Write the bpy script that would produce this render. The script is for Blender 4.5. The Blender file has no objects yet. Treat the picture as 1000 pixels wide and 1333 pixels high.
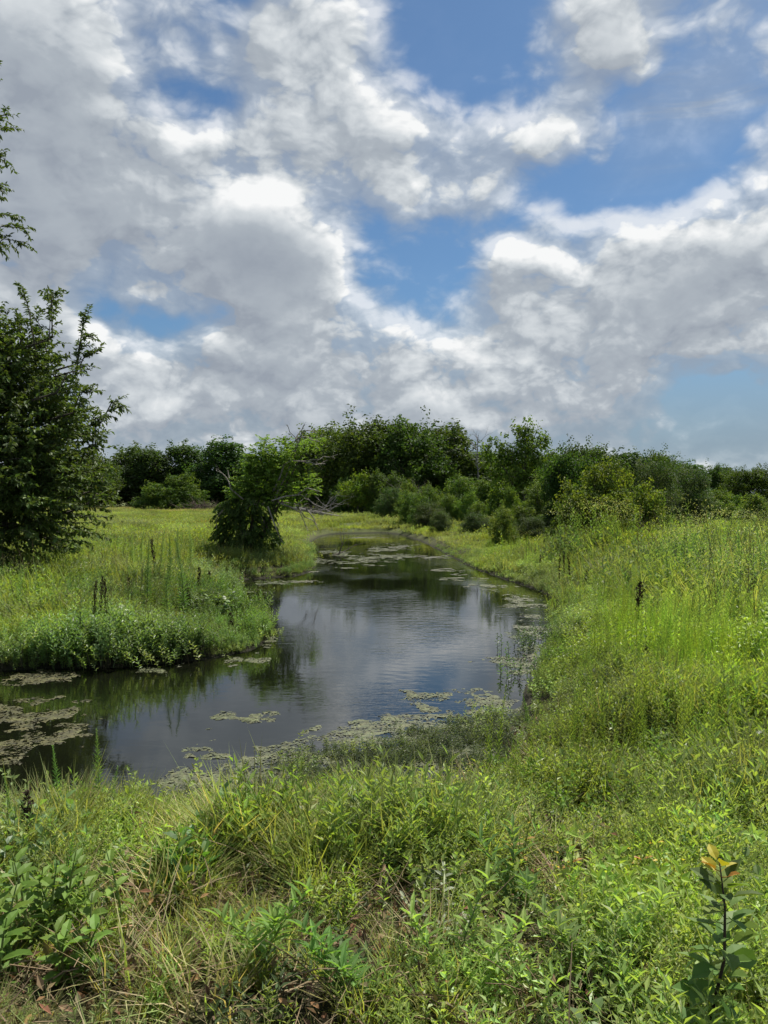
import bpy, math, random
import numpy as np
from mathutils import Vector, Matrix, noise as mnoise
R = math.radians
rng = np.random.default_rng(7)
random.seed(7)
scn = bpy.context.scene
COL = scn.collection

# ------------------------------------------------------------------ camera
HOR = 645.0                      # row of the horizon in the 1000x1333 photograph
EYE = 2.2
cam_d = bpy.data.cameras.new('camera')
cam = bpy.data.objects.new('camera', cam_d)
COL.objects.link(cam)
cam_d.sensor_fit = 'VERTICAL'
cam_d.sensor_height = 36.0
cam_d.lens = 27.0
cam_d.clip_start = 0.05
cam_d.clip_end = 6000
cam.location = (0, 0, EYE)
cam.rotation_euler = (R(90) - math.atan(21.5 / 1000), 0, 0)
scn.camera = cam

# ------------------------------------------------------------------ light
SUN_EL, SUN_AZ = R(58), R(38)    # azimuth from +Y towards +X
SUN = Vector((math.sin(SUN_AZ) * math.cos(SUN_EL), math.cos(SUN_AZ) * math.cos(SUN_EL), math.sin(SUN_EL)))
sd = bpy.data.lights.new('sun', 'SUN')
sd.energy = 5.0
sd.angle = R(0.6)
sd.color = (1.0, 0.95, 0.86)
sun = bpy.data.objects.new('sun', sd)
COL.objects.link(sun)
sun.rotation_euler = (-SUN).to_track_quat('-Z', 'Y').to_euler()
scn.view_settings.view_transform = 'Standard'
scn.view_settings.look = 'None'
scn.view_settings.exposure = 0.5
scn.view_settings.gamma = 1.0
scn.view_settings.use_curve_mapping = False
scn.cycles.max_bounces = 7
scn.cycles.diffuse_bounces = 3
scn.cycles.glossy_bounces = 3
scn.cycles.transmission_bounces = 4
scn.cycles.transparent_max_bounces = 4
scn.cycles.use_adaptive_sampling = True
scn.cycles.adaptive_threshold = 0.02


class NT:
    """Short-hand for building a node tree."""
    def __init__(s, t):
        s.t = t

    def new(s, kind, **kw):
        n = s.t.nodes.new(kind)
        for k, v in kw.items():
            setattr(n, k, v)
        return n

    def put(s, sock, v):
        if isinstance(v, bpy.types.NodeSocket):
            s.t.links.new(v, sock)
        elif v is not None:
            sock.default_value = v

    def m(s, op, a, b=None, c=None, clamp=False):
        n = s.new('ShaderNodeMath', operation=op, use_clamp=clamp)
        for i, v in enumerate((a, b, c)):
            s.put(n.inputs[i], v)
        return n.outputs[0]

    def v(s, op, a, b=None, scale=None):
        n = s.new('ShaderNodeVectorMath', operation=op)
        s.put(n.inputs[0], a)
        if b is not None:
            s.put(n.inputs[1], b)
        if scale is not None:
            s.put(n.inputs['Scale'], scale)
        return n.outputs['Value'] if op in ('LENGTH', 'DISTANCE', 'DOT_PRODUCT') else n.outputs[0]

    def xyz(s, a):
        n = s.new('ShaderNodeSeparateXYZ')
        s.put(n.inputs[0], a)
        return n.outputs

    def cxyz(s, x, y, z):
        n = s.new('ShaderNodeCombineXYZ')
        for i, q in enumerate((x, y, z)):
            s.put(n.inputs[i], q)
        return n.outputs[0]

    def noise(s, vec, scale, detail=4.0, rough=0.5, dist=0.0, colour=False):
        n = s.new('ShaderNodeTexNoise')
        s.put(n.inputs['Vector'], vec)
        s.put(n.inputs['Scale'], scale)
        n.inputs['Detail'].default_value = detail
        n.inputs['Roughness'].default_value = rough
        n.inputs['Distortion'].default_value = dist
        return n.outputs['Color'] if colour else n.outputs['Fac']

    def rng(s, v, a, b, c=0.0, d=1.0, mode='SMOOTHSTEP'):
        n = s.new('ShaderNodeMapRange', interpolation_type=mode)
        n.clamp = True if mode == 'LINEAR' else n.clamp
        for i, q in enumerate((v, a, b, c, d)):
            s.put(n.inputs[i], q)
        return n.outputs[0]

    def mix(s, f, a, b):
        n = s.new('ShaderNodeMix', data_type='RGBA')
        s.put(n.inputs[0], f)
        s.put(n.inputs[6], a)
        s.put(n.inputs[7], b)
        return n.outputs[2]


def azel(px, py):
    a = math.atan((px - 500) / 1000.0)
    return a, math.atan((HOR - py) / 1000.0 * math.cos(a))


# ------------------------------------------------------------------ sky
world = bpy.data.worlds.new('World')
scn.world = world
world.use_nodes = True
world.node_tree.nodes.clear()

# masses of cloud (+) and openings (-): where in the sky, how wide, how thick
MASSES = [
    (60, 40, 230, 150, .55), (60, 260, 190, 220, .55), (200, 260, 120, 130, .30), (-150, 200, 300, 300, .4),
    (235, 120, 75, 52, -.75), (305, 20, 30, 60, -.45), (150, 130, 40, 30, -.25), (275, 150, 30, 40, -.2),
    (410, 50, 120, 85, .75), (500, 110, 50, 50, .3), (330, 60, 50, 60, .25),
    (310, 190, 110, 55, .40), (440, 190, 120, 75, .60), (560, 240, 130, 60, .5), (640, 200, 70, 55, .3), (560, 150, 60, 45, .25),
    (345, 300, 85, 60, 1.0), (380, 360, 100, 70, .7), (310, 350, 90, 80, .6), (430, 350, 60, 50, .35),
    (600, 60, 130, 90, -1.0), (625, 85, 38, 22, .55), (650, 115, 20, 18, .3), (560, 20, 70, 60, -.35), (700, 130, 60, 40, -.12),
    (765, 40, 95, 60, .8), (795, 90, 75, 42, .6), (830, 110, 25, 25, .3),
    (715, 165, 70, 40, .62), (770, 190, 45, 22, .4),
    (900, 90, 110, 60, -.1), (870, 170, 110, 70, -.55), (800, 230, 170, 50, -.6), (690, 250, 60, 30, -.2),
    (555, 345, 90, 50, -.42), (520, 320, 60, 45, -.35), (640, 290, 80, 25, -.4), (560, 390, 60, 40, -.25),
    (745, 280, 60, 25, .30),
    (920, 350, 140, 80, .72), (1040, 300, 120, 90, .5), (790, 400, 170, 90, .65), (660, 350, 70, 50, .5), (650, 410, 70, 50, .35),
    (740, 480, 150, 60, .42), (960, 440, 110, 60, .5), (720, 400, 50, 30, -.15),
    (950, 540, 170, 55, -.65), (1000, 600, 200, 60, -.7), (940, 492, 32, 9, .4), (930, 575, 60, 10, .22),
    (150, 330, 50, 50, -.28), (210, 410, 110, 26, -.5), (120, 395, 50, 30, -.35), (110, 450, 60, 18, -.2), (480, 460, 40, 20, -.15),
    (60, 400, 60, 60, .25), (380, 440, 170, 60, .38), (170, 490, 260, 55, .50), (450, 500, 230, 80, .50), (90, 440, 90, 50, .35), (560, 450, 80, 30, .12),
    (160, 535, 70, 40, .45), (270, 540, 60, 40, .42), (390, 550, 45, 35, .42), (540, 525, 60, 45, .55), (590, 550, 60, 30, .4),
    (720, 545, 130, 40, .35), (200, 590, 300, 30, .2),
]
# where the cloud is deep and its underside grey (+), and where it catches the light (-)
DEEP = [
    (60, 280, 230, 210, .80), (60, 120, 160, 100, .25), (150, 50, 130, 60, -.15),
    (350, 335, 75, 38, .75), (400, 395, 120, 55, .25), (335, 262, 80, 36, -1.0), (450, 360, 30, 40, -.2),
    (470, 190, 130, 70, .10), (560, 270, 100, 40, -.25), (430, 60, 90, 60, -.15),
    (770, 50, 70, 40, -.1), (730, 170, 60, 40, -.15),
    (930, 370, 120, 70, .45), (960, 290, 130, 35, -.35), (720, 400, 110, 60, .2), (660, 330, 60, 25, -.3), (960, 420, 100, 30, -.25),
    (850, 470, 120, 40, .4), (300, 470, 330, 55, .45), (950, 560, 220, 90, .8), (450, 560, 200, 60, .5), (720, 540, 140, 50, .35),
    (165, 530, 60, 30, -.25), (275, 525, 60, 25, -.25), (545, 510, 60, 25, -.45), (600, 545, 40, 25, -.3), (390, 535, 45, 20, -.3),
    (640, 470, 70, 30, -.2),
]


def blob_sum(nt, q, blobs):
    tot = None
    for (px, py, rx, ry, w) in blobs:
        a, e = azel(px, py)
        a1, _ = azel(px + rx, py)
        _, e1 = azel(px, py - ry)
        sx, sy = abs(a1 - a), abs(e1 - e)
        d = nt.v('SUBTRACT', q, (a, e, 0))
        d = nt.v('MULTIPLY', d, (1 / (sx * 1.45), 1 / (sy * 1.45), 0))
        k = nt.rng(nt.v('LENGTH', d), 1.0, 0.0, 0.0, w)
        tot = k if tot is None else nt.m('ADD', tot, k)
    return tot


g = bpy.data.node_groups.new('cloud_density', 'ShaderNodeTree')
g.interface.new_socket('Direction', in_out='INPUT', socket_type='NodeSocketVector')
g.interface.new_socket('Density', in_out='OUTPUT', socket_type='NodeSocketFloat')
g.interface.new_socket('Billow', in_out='OUTPUT', socket_type='NodeSocketFloat')
nt = NT(g)
gi, go = nt.new('NodeGroupInput'), nt.new('NodeGroupOutput')
d = nt.v('NORMALIZE', gi.outputs[0])
x, y, z = nt.xyz(d)
lift = nt.m('MULTIPLY', nt.m('ADD', nt.m('MAXIMUM', z, 0.0), 0.85), 0.45)
p = nt.cxyz(nt.m('DIVIDE', x, lift), nt.m('DIVIDE', y, lift), nt.m('MULTIPLY', z, 2.0))
w1 = nt.v('SUBTRACT', nt.noise(p, 4.0, 3.0, 0.55, colour=True), (.5, .5, .5))
q = nt.cxyz(nt.m('ARCTAN2', x, y), nt.m('ARCSINE', z), 0.0)
q = nt.v('ADD', q, nt.v('SCALE', w1, scale=0.10))
B = blob_sum(nt, q, MASSES)
pw = nt.v('ADD', p, nt.v('SCALE', nt.v('SUBTRACT', nt.noise(p, 7.0, 3.0, 0.5, colour=True), (.5, .5, .5)), scale=0.11))
n1 = nt.noise(pw, 4.3, 12.0, 0.64)
vo = nt.new('ShaderNodeTexVoronoi', feature='F1')
nt.put(vo.inputs['Vector'], pw)
vo.inputs['Scale'].default_value = 7.5
vo.inputs['Detail'].default_value = 3.5
vo.inputs['Roughness'].default_value = 0.55
bil = nt.m('SUBTRACT', 0.55, vo.outputs['Distance'])
dens = nt.m('ADD', nt.m('MULTIPLY_ADD', B, 1.4, 0.10), nt.m('MULTIPLY', nt.m('SUBTRACT', n1, 0.5), 1.45))
dens = nt.m('ADD', dens, nt.m('MULTIPLY', bil, 0.72))
dens = nt.m('ADD', dens, 0.03)
dens = nt.m('ADD', dens, nt.rng(z, 0.0, 0.22, 0.30, 0.0))
g.links.new(dens, go.inputs[0])
g.links.new(nt.m('ADD', bil, nt.m('MULTIPLY', nt.m('SUBTRACT', n1, 0.5), 1.6)), go.inputs[1])

nt = NT(world.node_tree)
wo = nt.new('ShaderNodeOutputWorld')
bg = nt.new('ShaderNodeBackground')
tc = nt.new('ShaderNodeTexCoord')
D = nt.v('NORMALIZE', tc.outputs['Generated'])
sky = nt.new('ShaderNodeTexSky', sky_type='NISHITA')
sky.sun_disc = False
sky.sun_elevation = SUN_EL
sky.sun_rotation = SUN_AZ
sky.altitude = 100
sky.air_density = 1.1
sky.dust_density = 0.7
sky.ozone_density = 1.6


def dens_at(vec):
    n = nt.new('ShaderNodeGroup')
    n.node_tree = g
    nt.put(n.inputs[0], vec)
    return n.outputs


da, ba = dens_at(D)
db, bb = dens_at(nt.v('ADD', D, tuple(SUN * 0.034)))
x, y, z = nt.xyz(D)
q = nt.cxyz(nt.m('ARCTAN2', x, y), nt.m('ARCSINE', z), 0.0)
deep = blob_sum(nt, q, DEEP)
alpha = nt.rng(da, -0.05, 0.50)
veil = nt.rng(da, -0.85, 0.2, 0.02, 0.72)
alpha = nt.m('MAXIMUM', alpha, veil)
low = nt.rng(z, 0.0, 0.22, 0.35, 0.0)                       # distant cloud closes up towards the horizon
alpha = nt.m('MAXIMUM', alpha, low)
# thin streaks of high cloud
st = nt.noise(nt.v('MULTIPLY', nt.v('ADD', q, (0, 0, 3.0)), (1, 1, 1)), 1.0, 2.0)
mp = nt.new('ShaderNodeMapping')
nt.put(mp.inputs['Vector'], q)
mp.inputs['Rotation'].default_value = (0, 0, R(-40))
mp.inputs['Scale'].default_value = (5.0, 22.0, 1.0)
streak = nt.rng(nt.noise(mp.outputs[0], 1.0, 6.0, 0.6, 0.6), 0.42, 0.8)
ca, ce = azel(925, 110)
dd = nt.v('MULTIPLY', nt.v('SUBTRACT', q, (ca, ce, 0)), (1 / .17, 1 / .13, 0))
dr = nt.new('ShaderNodeVectorRotate', rotation_type='Z_AXIS')
nt.put(dr.inputs['Vector'], dd)
dr.inputs['Angle'].default_value = R(-40)
rg = nt.rng(nt.v('LENGTH', nt.v('MULTIPLY', dr.outputs[0], (.75, 1.5, 0))), 1.0, 0.0, 0.0, 1.0)
cir = nt.m('MULTIPLY', rg, nt.m('ADD', nt.m('MULTIPLY', streak, 0.75), 0.35))
alpha = nt.m('MAXIMUM', alpha, nt.m('MULTIPLY', cir, 1.0))
# light on the cloud: sides towards the sun are open, deep parts are grey
side = nt.m('MULTIPLY', nt.m('SUBTRACT', da, db), 0.60)
thick = nt.rng(da, 0.4, 2.2, 0.0, 0.30)
calm = nt.rng(da, 0.45, 1.5, 1.0, 0.45)
side = nt.m('MULTIPLY', side, calm)
ba = nt.m('MULTIPLY', ba, calm)
lit = nt.m('ADD', 0.70, side)
lit = nt.m('SUBTRACT', lit, thick)
lit = nt.m('SUBTRACT', lit, nt.m('MULTIPLY', deep, 0.40))
lit = nt.m('ADD', lit, nt.m('MULTIPLY', ba, 0.26))
lit = nt.m('ADD', lit, nt.m('MULTIPLY', nt.m('SUBTRACT', nt.noise(nt.v('ADD', D, (3, 1, 2)), 26.0, 6.0, 0.62), 0.5), 0.15))
lit = nt.m('MINIMUM', nt.m('MAXIMUM', lit, 0.0), 1.0)
cr = nt.new('ShaderNodeValToRGB')
nt.put(cr.inputs[0], lit)
e = cr.color_ramp.elements
e[0].position, e[0].color = 0.0, (.31, .35, .41, 1)
e[1].position, e[1].color = 1.0, (.92, .93, .93, 1)
k = cr.color_ramp.elements.new(0.45); k.color = (.41, .455, .505, 1)
k = cr.color_ramp.elements.new(0.75); k.color = (.64, .68, .71, 1)
skyc = nt.v('MULTIPLY', nt.v('SCALE', sky.outputs[0], scale=0.07), (0.70, 0.97, 1.18))
skyc = nt.mix(nt.rng(z, 0.0, 0.24, 0.85, 0.0), skyc, (.235, .32, .42, 1))
colour = nt.mix(alpha, skyc, cr.outputs[0])
nt.put(bg.inputs['Color'], colour)
bg.inputs['Strength'].default_value = 0.72
world.node_tree.links.new(bg.outputs[0], wo.inputs[0])
world.cycles.sampling_method = 'MANUAL'
world.cycles.sample_map_resolution = 512


# ------------------------------------------------------------------ helpers
def tag(o, label=None, cat=None, group=None, kind=None):
    if label: o['label'] = label
    if cat: o['category'] = cat
    if group: o['group'] = group
    if kind: o['kind'] = kind
    return o


class MB:
    """Collects pieces of mesh (vertices, faces, colour per vertex) and links them as one object."""
    def __init__(s):
        s.v, s.f, s.c, s.n = [], [], [], 0

    def add(s, verts, faces, col):
        verts = np.asarray(verts, dtype=np.float32).reshape(-1, 3)
        s.v.append(verts)
        s.f += [tuple(int(i) + s.n for i in f) for f in faces]
        c = np.asarray(col, dtype=np.float32)
        if c.ndim == 1:
            c = np.tile(c, (len(verts), 1))
        s.c.append(c)
        s.n += len(verts)

    def tube(s, pts, radii, col, sides=5, cap=True):
        pts = [Vector(p) for p in pts]
        n = len(pts)
        vs = []
        up = Vector((0.31, 0.17, 0.93)).normalized()
        for i, p in enumerate(pts):
            t = (pts[min(i + 1, n - 1)] - pts[max(i - 1, 0)])
            t = t.normalized() if t.length > 1e-9 else Vector((0, 0, 1))
            a = t.cross(up)
            if a.length < 0.2:
                a = t.cross(Vector((1, 0, 0)))
            a.normalize()
            b = t.cross(a)
            for k in range(sides):
                th = 2 * math.pi * k / sides
                vs.append(p + (a * math.cos(th) + b * math.sin(th)) * radii[i])
        fs = []
        for i in range(n - 1):
            for k in range(sides):
                k2 = (k + 1) % sides
                fs.append((i * sides + k, i * sides + k2, (i + 1) * sides + k2, (i + 1) * sides + k))
        if cap:
            fs.append(tuple(range((n - 1) * sides, n * sides)))
        s.add([tuple(v) for v in vs], fs, col)

    def mesh(s, name, mats, smooth=False):
        me = bpy.data.meshes.new(name)
        V = np.concatenate(s.v)
        me.from_pydata(V.tolist(), [], s.f)
        at = me.color_attributes.new('tint', 'FLOAT_COLOR', 'POINT')
        C = np.concatenate(s.c)
        C = np.concatenate([C[:, :3], np.ones((len(C), 1), np.float32)], 1)
        at.data.foreach_set('color', C.ravel())
        for m in (mats if isinstance(mats, (list, tuple)) else [mats]):
            me.materials.append(m)
        if smooth:
            me.shade_smooth()
        me.update()
        return me

    def build(s, name, mats, parent=None, smooth=False):
        o = bpy.data.objects.new(name, s.mesh(name, mats, smooth))
        COL.objects.link(o)
        o.parent = parent
        return o


def empty(name, loc, rz=0.0, scale=1.0):
    o = bpy.data.objects.new(name, None)
    o.empty_display_size = 0.2
    COL.objects.link(o)
    o.location = loc
    o.rotation_euler = (0, 0, rz)
    o.scale = (scale,) * 3 if not isinstance(scale, tuple) else scale
    return o


def kids(o):
    return [c for c in COL.objects if c.parent == o]


def copy_tree(o, kidlist):
    c = o.copy()
    COL.objects.link(c)
    for ch in kidlist:
        d = ch.copy()
        COL.objects.link(d)
        d.parent = c
    return c


def ground_point(px, py, z=0.0):
    """The place on level z that the photograph shows at a pixel."""
    y = (EYE - z) * 1000.0 / (py - HOR)
    return Vector(((px - 500) / 1000.0 * y, y, z))


def smooth01(t):
    t = np.clip(t, 0, 1)
    return t * t * (3 - 2 * t)


# leaf blades in bulk: arrays of base point, direction, facing, length and width
def leaves(mb, P, Dv, Nv, L, W, C, fold=0.25, droop=0.0, kind='diamond'):
    P, Dv, Nv = (np.asarray(a, dtype=np.float64).reshape(-1, 3) for a in (P, Dv, Nv))
    n = len(P)
    if n == 0:
        return
    L = np.broadcast_to(np.asarray(L, float), (n,))[:, None]
    W = np.broadcast_to(np.asarray(W, float), (n,))[:, None]
    Dv = Dv / (np.linalg.norm(Dv, axis=1, keepdims=True) + 1e-9)
    S = np.cross(Dv, Nv)
    S /= (np.linalg.norm(S, axis=1, keepdims=True) + 1e-9)
    N = np.cross(S, Dv)
    if kind == 'diamond':                      # four corners, folded along the midrib
        v = [P, P + Dv * L * .45 + S * W * .5 + N * W * fold, P + Dv * L - N * L * droop, P + Dv * L * .45 - S * W * .5 + N * W * fold]
        k = 4
        fc = [(0, 1, 2), (0, 2, 3)]
    elif kind == 'oval':                       # fuller leaf
        v = [P,
             P + Dv * L * .28 + S * W * .44 + N * W * fold, P + Dv * L * .68 + S * W * .42 + N * (W * fold - L * droop * .4),
             P + Dv * L - N * L * droop,
             P + Dv * L * .68 - S * W * .42 + N * (W * fold - L * droop * .4), P + Dv * L * .28 - S * W * .44 + N * W * fold,
             P + Dv * L * .5 - N * L * droop * .25]
        k = 7
        fc = [(0, 1, 6), (1, 2, 6), (2, 3, 6), (3, 4, 6), (4, 5, 6), (5, 0, 6)]
    else:                                      # narrow blade that bends
        v = [P - S * W * .5, P + S * W * .5,
             P + Dv * L * .5 + S * W * .42 - N * L * droop * .25, P + Dv * L * .5 - S * W * .42 - N * L * droop * .25,
             P + Dv * L * .95 - N * L * droop]
        k = 5
        fc = [(0, 1, 2, 3), (3, 2, 4)]
    V = np.stack(v, 1).reshape(-1, 3)
    base = (np.arange(n) * k)[:, None]
    F = []
    for f in fc:
        F.append(base + np.array(f)[None, :])
    C = np.asarray(C, float)
    if C.ndim == 1:
        C = np.tile(C, (n, 1))
    mb.v.append(V.astype(np.float32))
    o = mb.n
    for a in F:
        mb.f += (a + o).tolist()
    mb.c.append(np.repeat(C, k, 0).astype(np.float32))
    mb.n += len(V)


def vary(col, n, amt=0.15, r=rng):
    c = np.asarray(col)[None, :] * (1 + r.normal(0, amt, (n, 1)))
    return np.clip(c * (1 + r.normal(0, amt * .4, (n, 3))), .002, 1)


# ------------------------------------------------------------------ materials
def new_mat(name):
    m = bpy.data.materials.new(name)
    m.use_nodes = True
    m.node_tree.nodes.clear()
    nt = NT(m.node_tree)
    out = nt.new('ShaderNodeOutputMaterial')
    return m, nt, out


def leaf_mat(name, trans=0.38, rough=0.45, spec=0.4, jitter=0.25, patch=0.0, gain=1.0, tcol=(1.25, 1.25, .45)):
    m, nt, out = new_mat(name)
    a = nt.new('ShaderNodeVertexColor', layer_name='tint')
    oi = nt.new('ShaderNodeObjectInfo')
    geo = nt.new('ShaderNodeNewGeometry')
    hs = nt.new('ShaderNodeHueSaturation')
    nt.put(hs.inputs['Color'], a.outputs[0])
    nt.put(hs.inputs['Hue'], nt.m('MULTIPLY_ADD', oi.outputs['Random'], -0.035 * jitter * 4, 0.5 + 0.0175 * jitter * 4))
    r2 = nt.m('FRACT', nt.m('MULTIPLY', oi.outputs['Random'], 37.3))
    val = nt.m('MULTIPLY_ADD', r2, 2 * jitter, gain - jitter)
    if patch:
        pn = nt.noise(geo.outputs['Position'], 0.35, 4.0, 0.6)
        val = nt.m('MULTIPLY', val, nt.rng(pn, .3, .7, 1 - patch, 1 + patch))
        pn2 = nt.noise(nt.v('ADD', geo.outputs['Position'], (31, 7, 5)), 0.22, 3.0, 0.6)
        nt.put(hs.inputs['Saturation'], nt.rng(pn2, .3, .7, 0.90 - patch * .7, 0.90 + patch * .3))
    nt.put(hs.inputs['Value'], val)
    pb = nt.new('ShaderNodeBsdfPrincipled')
    nt.put(pb.inputs['Base Color'], hs.outputs[0])
    pb.inputs['Roughness'].default_value = rough
    pb.inputs['Specular IOR Level'].default_value = spec
    tr = nt.new('ShaderNodeBsdfTranslucent')
    nt.put(tr.inputs['Color'], nt.v('MULTIPLY', hs.outputs[0], tcol))
    mx = nt.new('ShaderNodeMixShader')
    mx.inputs[0].default_value = trans
    nt.t.links.new(pb.outputs[0], mx.inputs[1])
    nt.t.links.new(tr.outputs[0], mx.inputs[2])
    nt.t.links.new(mx.outputs[0], out.inputs[0])
    return m


def bark_mat(name, scale=14.0):
    m, nt, out = new_mat(name)
    a = nt.new('ShaderNodeVertexColor', layer_name='tint')
    geo = nt.new('ShaderNodeNewGeometry')
    n = nt.noise(nt.v('MULTIPLY', geo.outputs['Position'], (1, 1, .25)), scale, 5.0, 0.65)
    pb = nt.new('ShaderNodeBsdfPrincipled')
    nt.put(pb.inputs['Base Color'], nt.v('SCALE', a.outputs[0], scale=nt.rng(n, .3, .7, .55, 1.4)))
    pb.inputs['Roughness'].default_value = 0.9
    bp = nt.new('ShaderNodeBump')
    bp.inputs['Strength'].default_value = 0.6
    bp.inputs['Distance'].default_value = 0.02
    nt.put(bp.inputs['Height'], n)
    nt.put(pb.inputs['Normal'], bp.outputs[0])
    nt.t.links.new(pb.outputs[0], out.inputs[0])
    return m


M_LEAF = leaf_mat('tree_leaves', 0.42, 0.6, 0.22, 0.25, gain=1.35)
M_GLOSSY = leaf_mat('waxy_leaves', 0.32, 0.55, 0.25, 0.2, gain=1.15)
M_WEED = leaf_mat('weed_leaves', 0.47, 0.45, 0.42, 0.3, patch=0.36, gain=1.66, tcol=(1.18, 1.25, .42))
M_GRASS = leaf_mat('grass_blades', 0.45, 0.6, 0.2, 0.3, patch=0.36, gain=1.5)
M_DRY = leaf_mat('dry_stalks', 0.15, 0.8, 0.15, 0.25, tcol=(1, 1, .8))
M_BARK = bark_mat('bark')

# soil under the plants
M_GROUND, nt, out = new_mat('damp_soil')
geo = nt.new('ShaderNodeNewGeometry')
P0 = geo.outputs['Position']
n1 = nt.noise(P0, 1.3, 8.0, 0.65)
n2 = nt.noise(P0, 26.0, 4.0, 0.7)
n3 = nt.noise(P0, 0.12, 4.0, 0.6)
c = nt.mix(nt.rng(n1, .35, .65), (.030, .026, .014, 1), (.060, .062, .022, 1))
c = nt.mix(nt.m('MULTIPLY', nt.rng(n2, .55, .75), .6), c, (.15, .125, .065, 1))
_, yy, zz = nt.xyz(P0)
far = nt.rng(yy, 22, 60)
c = nt.mix(nt.m('MULTIPLY', far, .8), c, nt.mix(nt.rng(n3, .35, .65), (.075, .105, .025, 1), (.14, .15, .05, 1)))
c = nt.mix(nt.rng(zz, 0.10, -0.02), c, (.016, .015, .009, 1))
pb = nt.new('ShaderNodeBsdfPrincipled')
nt.put(pb.inputs['Base Color'], c)
pb.inputs['Roughness'].default_value = 0.95
pb.inputs['Specular IOR Level'].default_value = 0.2
bp = nt.new('ShaderNodeBump')
bp.inputs['Strength'].default_value = 0.8
bp.inputs['Distance'].default_value = 0.04
nt.put(bp.inputs['Height'], nt.m('ADD', n1, nt.m('MULTIPLY', n2, .5)))
nt.put(pb.inputs['Normal'], bp.outputs[0])
nt.t.links.new(pb.outputs[0], out.inputs[0])

# pond water: dark, still, here and there ruffled by the wind
M_WATER, nt, out = new_mat('pond_water')
geo = nt.new('ShaderNodeNewGeometry')
P0 = geo.outputs['Position']
pb = nt.new('ShaderNodeBsdfPrincipled')
pb.inputs['Base Color'].default_value = (.005, .006, .003, 1)
pb.inputs['Roughness'].default_value = 0.035
pb.inputs['IOR'].default_value = 1.6
wv = nt.noise(nt.v('MULTIPLY', P0, (1.4, 3.2, 1)), 2.2, 3.0, 0.5, 0.3)
wf = nt.noise(nt.v('MULTIPLY', P0, (1.0, 3.0, 1)), 11.0, 2.0, 0.5)
ruf = nt.rng(nt.noise(nt.v('MULTIPLY', P0, (.5, .28, 1)), 0.8, 2.0, 0.5), .42, .62, 0.12, 1.0)
ring = nt.new('ShaderNodeTexWave', wave_type='RINGS', rings_direction='Z')
nt.put(ring.inputs['Vector'], nt.v('SUBTRACT', P0, (-0.55, 8.3, 0)))
ring.inputs['Scale'].default_value = 1.6
ring.inputs['Distortion'].default_value = 1.2
rr = nt.m('MULTIPLY', nt.rng(nt.v('DISTANCE', P0, (-.55, 8.3, 0)), 2.6, .4), ring.outputs['Fac'])
h = nt.m('MULTIPLY', nt.m('ADD', nt.m('MULTIPLY', wv, 1.0), nt.m('MULTIPLY', wf, .28)), ruf)
h = nt.m('ADD', h, nt.m('MULTIPLY', rr, .035))
bp = nt.new('ShaderNodeBump')
bp.inputs['Strength'].default_value = 1.0
bp.inputs['Distance'].default_value = 0.0065
nt.put(bp.inputs['Height'], h)
nt.put(pb.inputs['Normal'], bp.outputs[0])
nt.t.links.new(pb.outputs[0], out.inputs[0])

# algae scum
M_ALGAE, nt, out = new_mat('algae_scum')
geo = nt.new('ShaderNodeNewGeometry')
a = nt.new('ShaderNodeVertexColor', layer_name='tint')
P0 = geo.outputs['Position']
n1 = nt.noise(P0, 9.0, 6.0, 0.7)
n2 = nt.noise(P0, 55.0, 3.0, 0.7)
c = nt.v('SCALE', a.outputs[0], scale=nt.rng(n1, .3, .7, .20, .95))
c = nt.mix(nt.m('MULTIPLY', nt.rng(n2, .58, .72), .45), c, (.20, .19, .11, 1))
c = nt.mix(nt.m('MULTIPLY', nt.rng(n2, .42, .30), .8), c, (.020, .022, .010, 1))
pb = nt.new('ShaderNodeBsdfPrincipled')
nt.put(pb.inputs['Base Color'], c)
pb.inputs['Roughness'].default_value = 0.7
bp = nt.new('ShaderNodeBump')
bp.inputs['Strength'].default_value = 0.9
bp.inputs['Distance'].default_value = 0.006
nt.put(bp.inputs['Height'], nt.m('ADD', n1, n2))
nt.put(pb.inputs['Normal'], bp.outputs[0])
# open water shows through the lace of the mat
lace = nt.m('ADD', nt.noise(P0, 34.0, 4.0, 0.65), nt.m('MULTIPLY', nt.m('SUBTRACT', nt.noise(P0, 3.0, 3.0, 0.6), .5), .55))
tp = nt.new('ShaderNodeBsdfTransparent')
mx = nt.new('ShaderNodeMixShader')
nt.put(mx.inputs[0], nt.rng(lace, .44, .50))
nt.t.links.new(tp.outputs[0], mx.inputs[1])
nt.t.links.new(pb.outputs[0], mx.inputs[2])
nt.t.links.new(mx.outputs[0], out.inputs[0])

# ------------------------------------------------------------------ pond outline and ground
SHORE_PX = [(470, 694), (425, 696), (402, 706), (405, 725), (398, 745), (345, 752), (292, 757), (300, 775), (318, 800), (335, 822), (322, 845),
            (250, 858), (150, 867), (60, 868), (0, 870), (-200, 872)]
SHORE = [tuple(ground_point(*p)[:2]) for p in SHORE_PX]
SHORE += [(-12, 10.4), (-20, 11.5), (-22, 7.0), (-14, 4.6), (-8, 4.3), (-4.5, 4.4), (-2.9, 4.5), (-2.1, 4.6), (-1.55, 4.75), (-1.1, 4.8),
          (-0.75, 4.85), (-.35, 4.9), (0.1, 5.0), (0.5, 5.2), (0.95, 5.7), (1.25, 6.5), (1.55, 7.5)]
SHORE += [tuple(ground_point(*p)[:2]) for p in [(700, 900), (715, 870), (728, 848), (735, 820), (742, 800), (728, 778), (692, 764), (655, 752), (612, 735), (575, 716), (543, 702), (512, 694)]]


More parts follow.
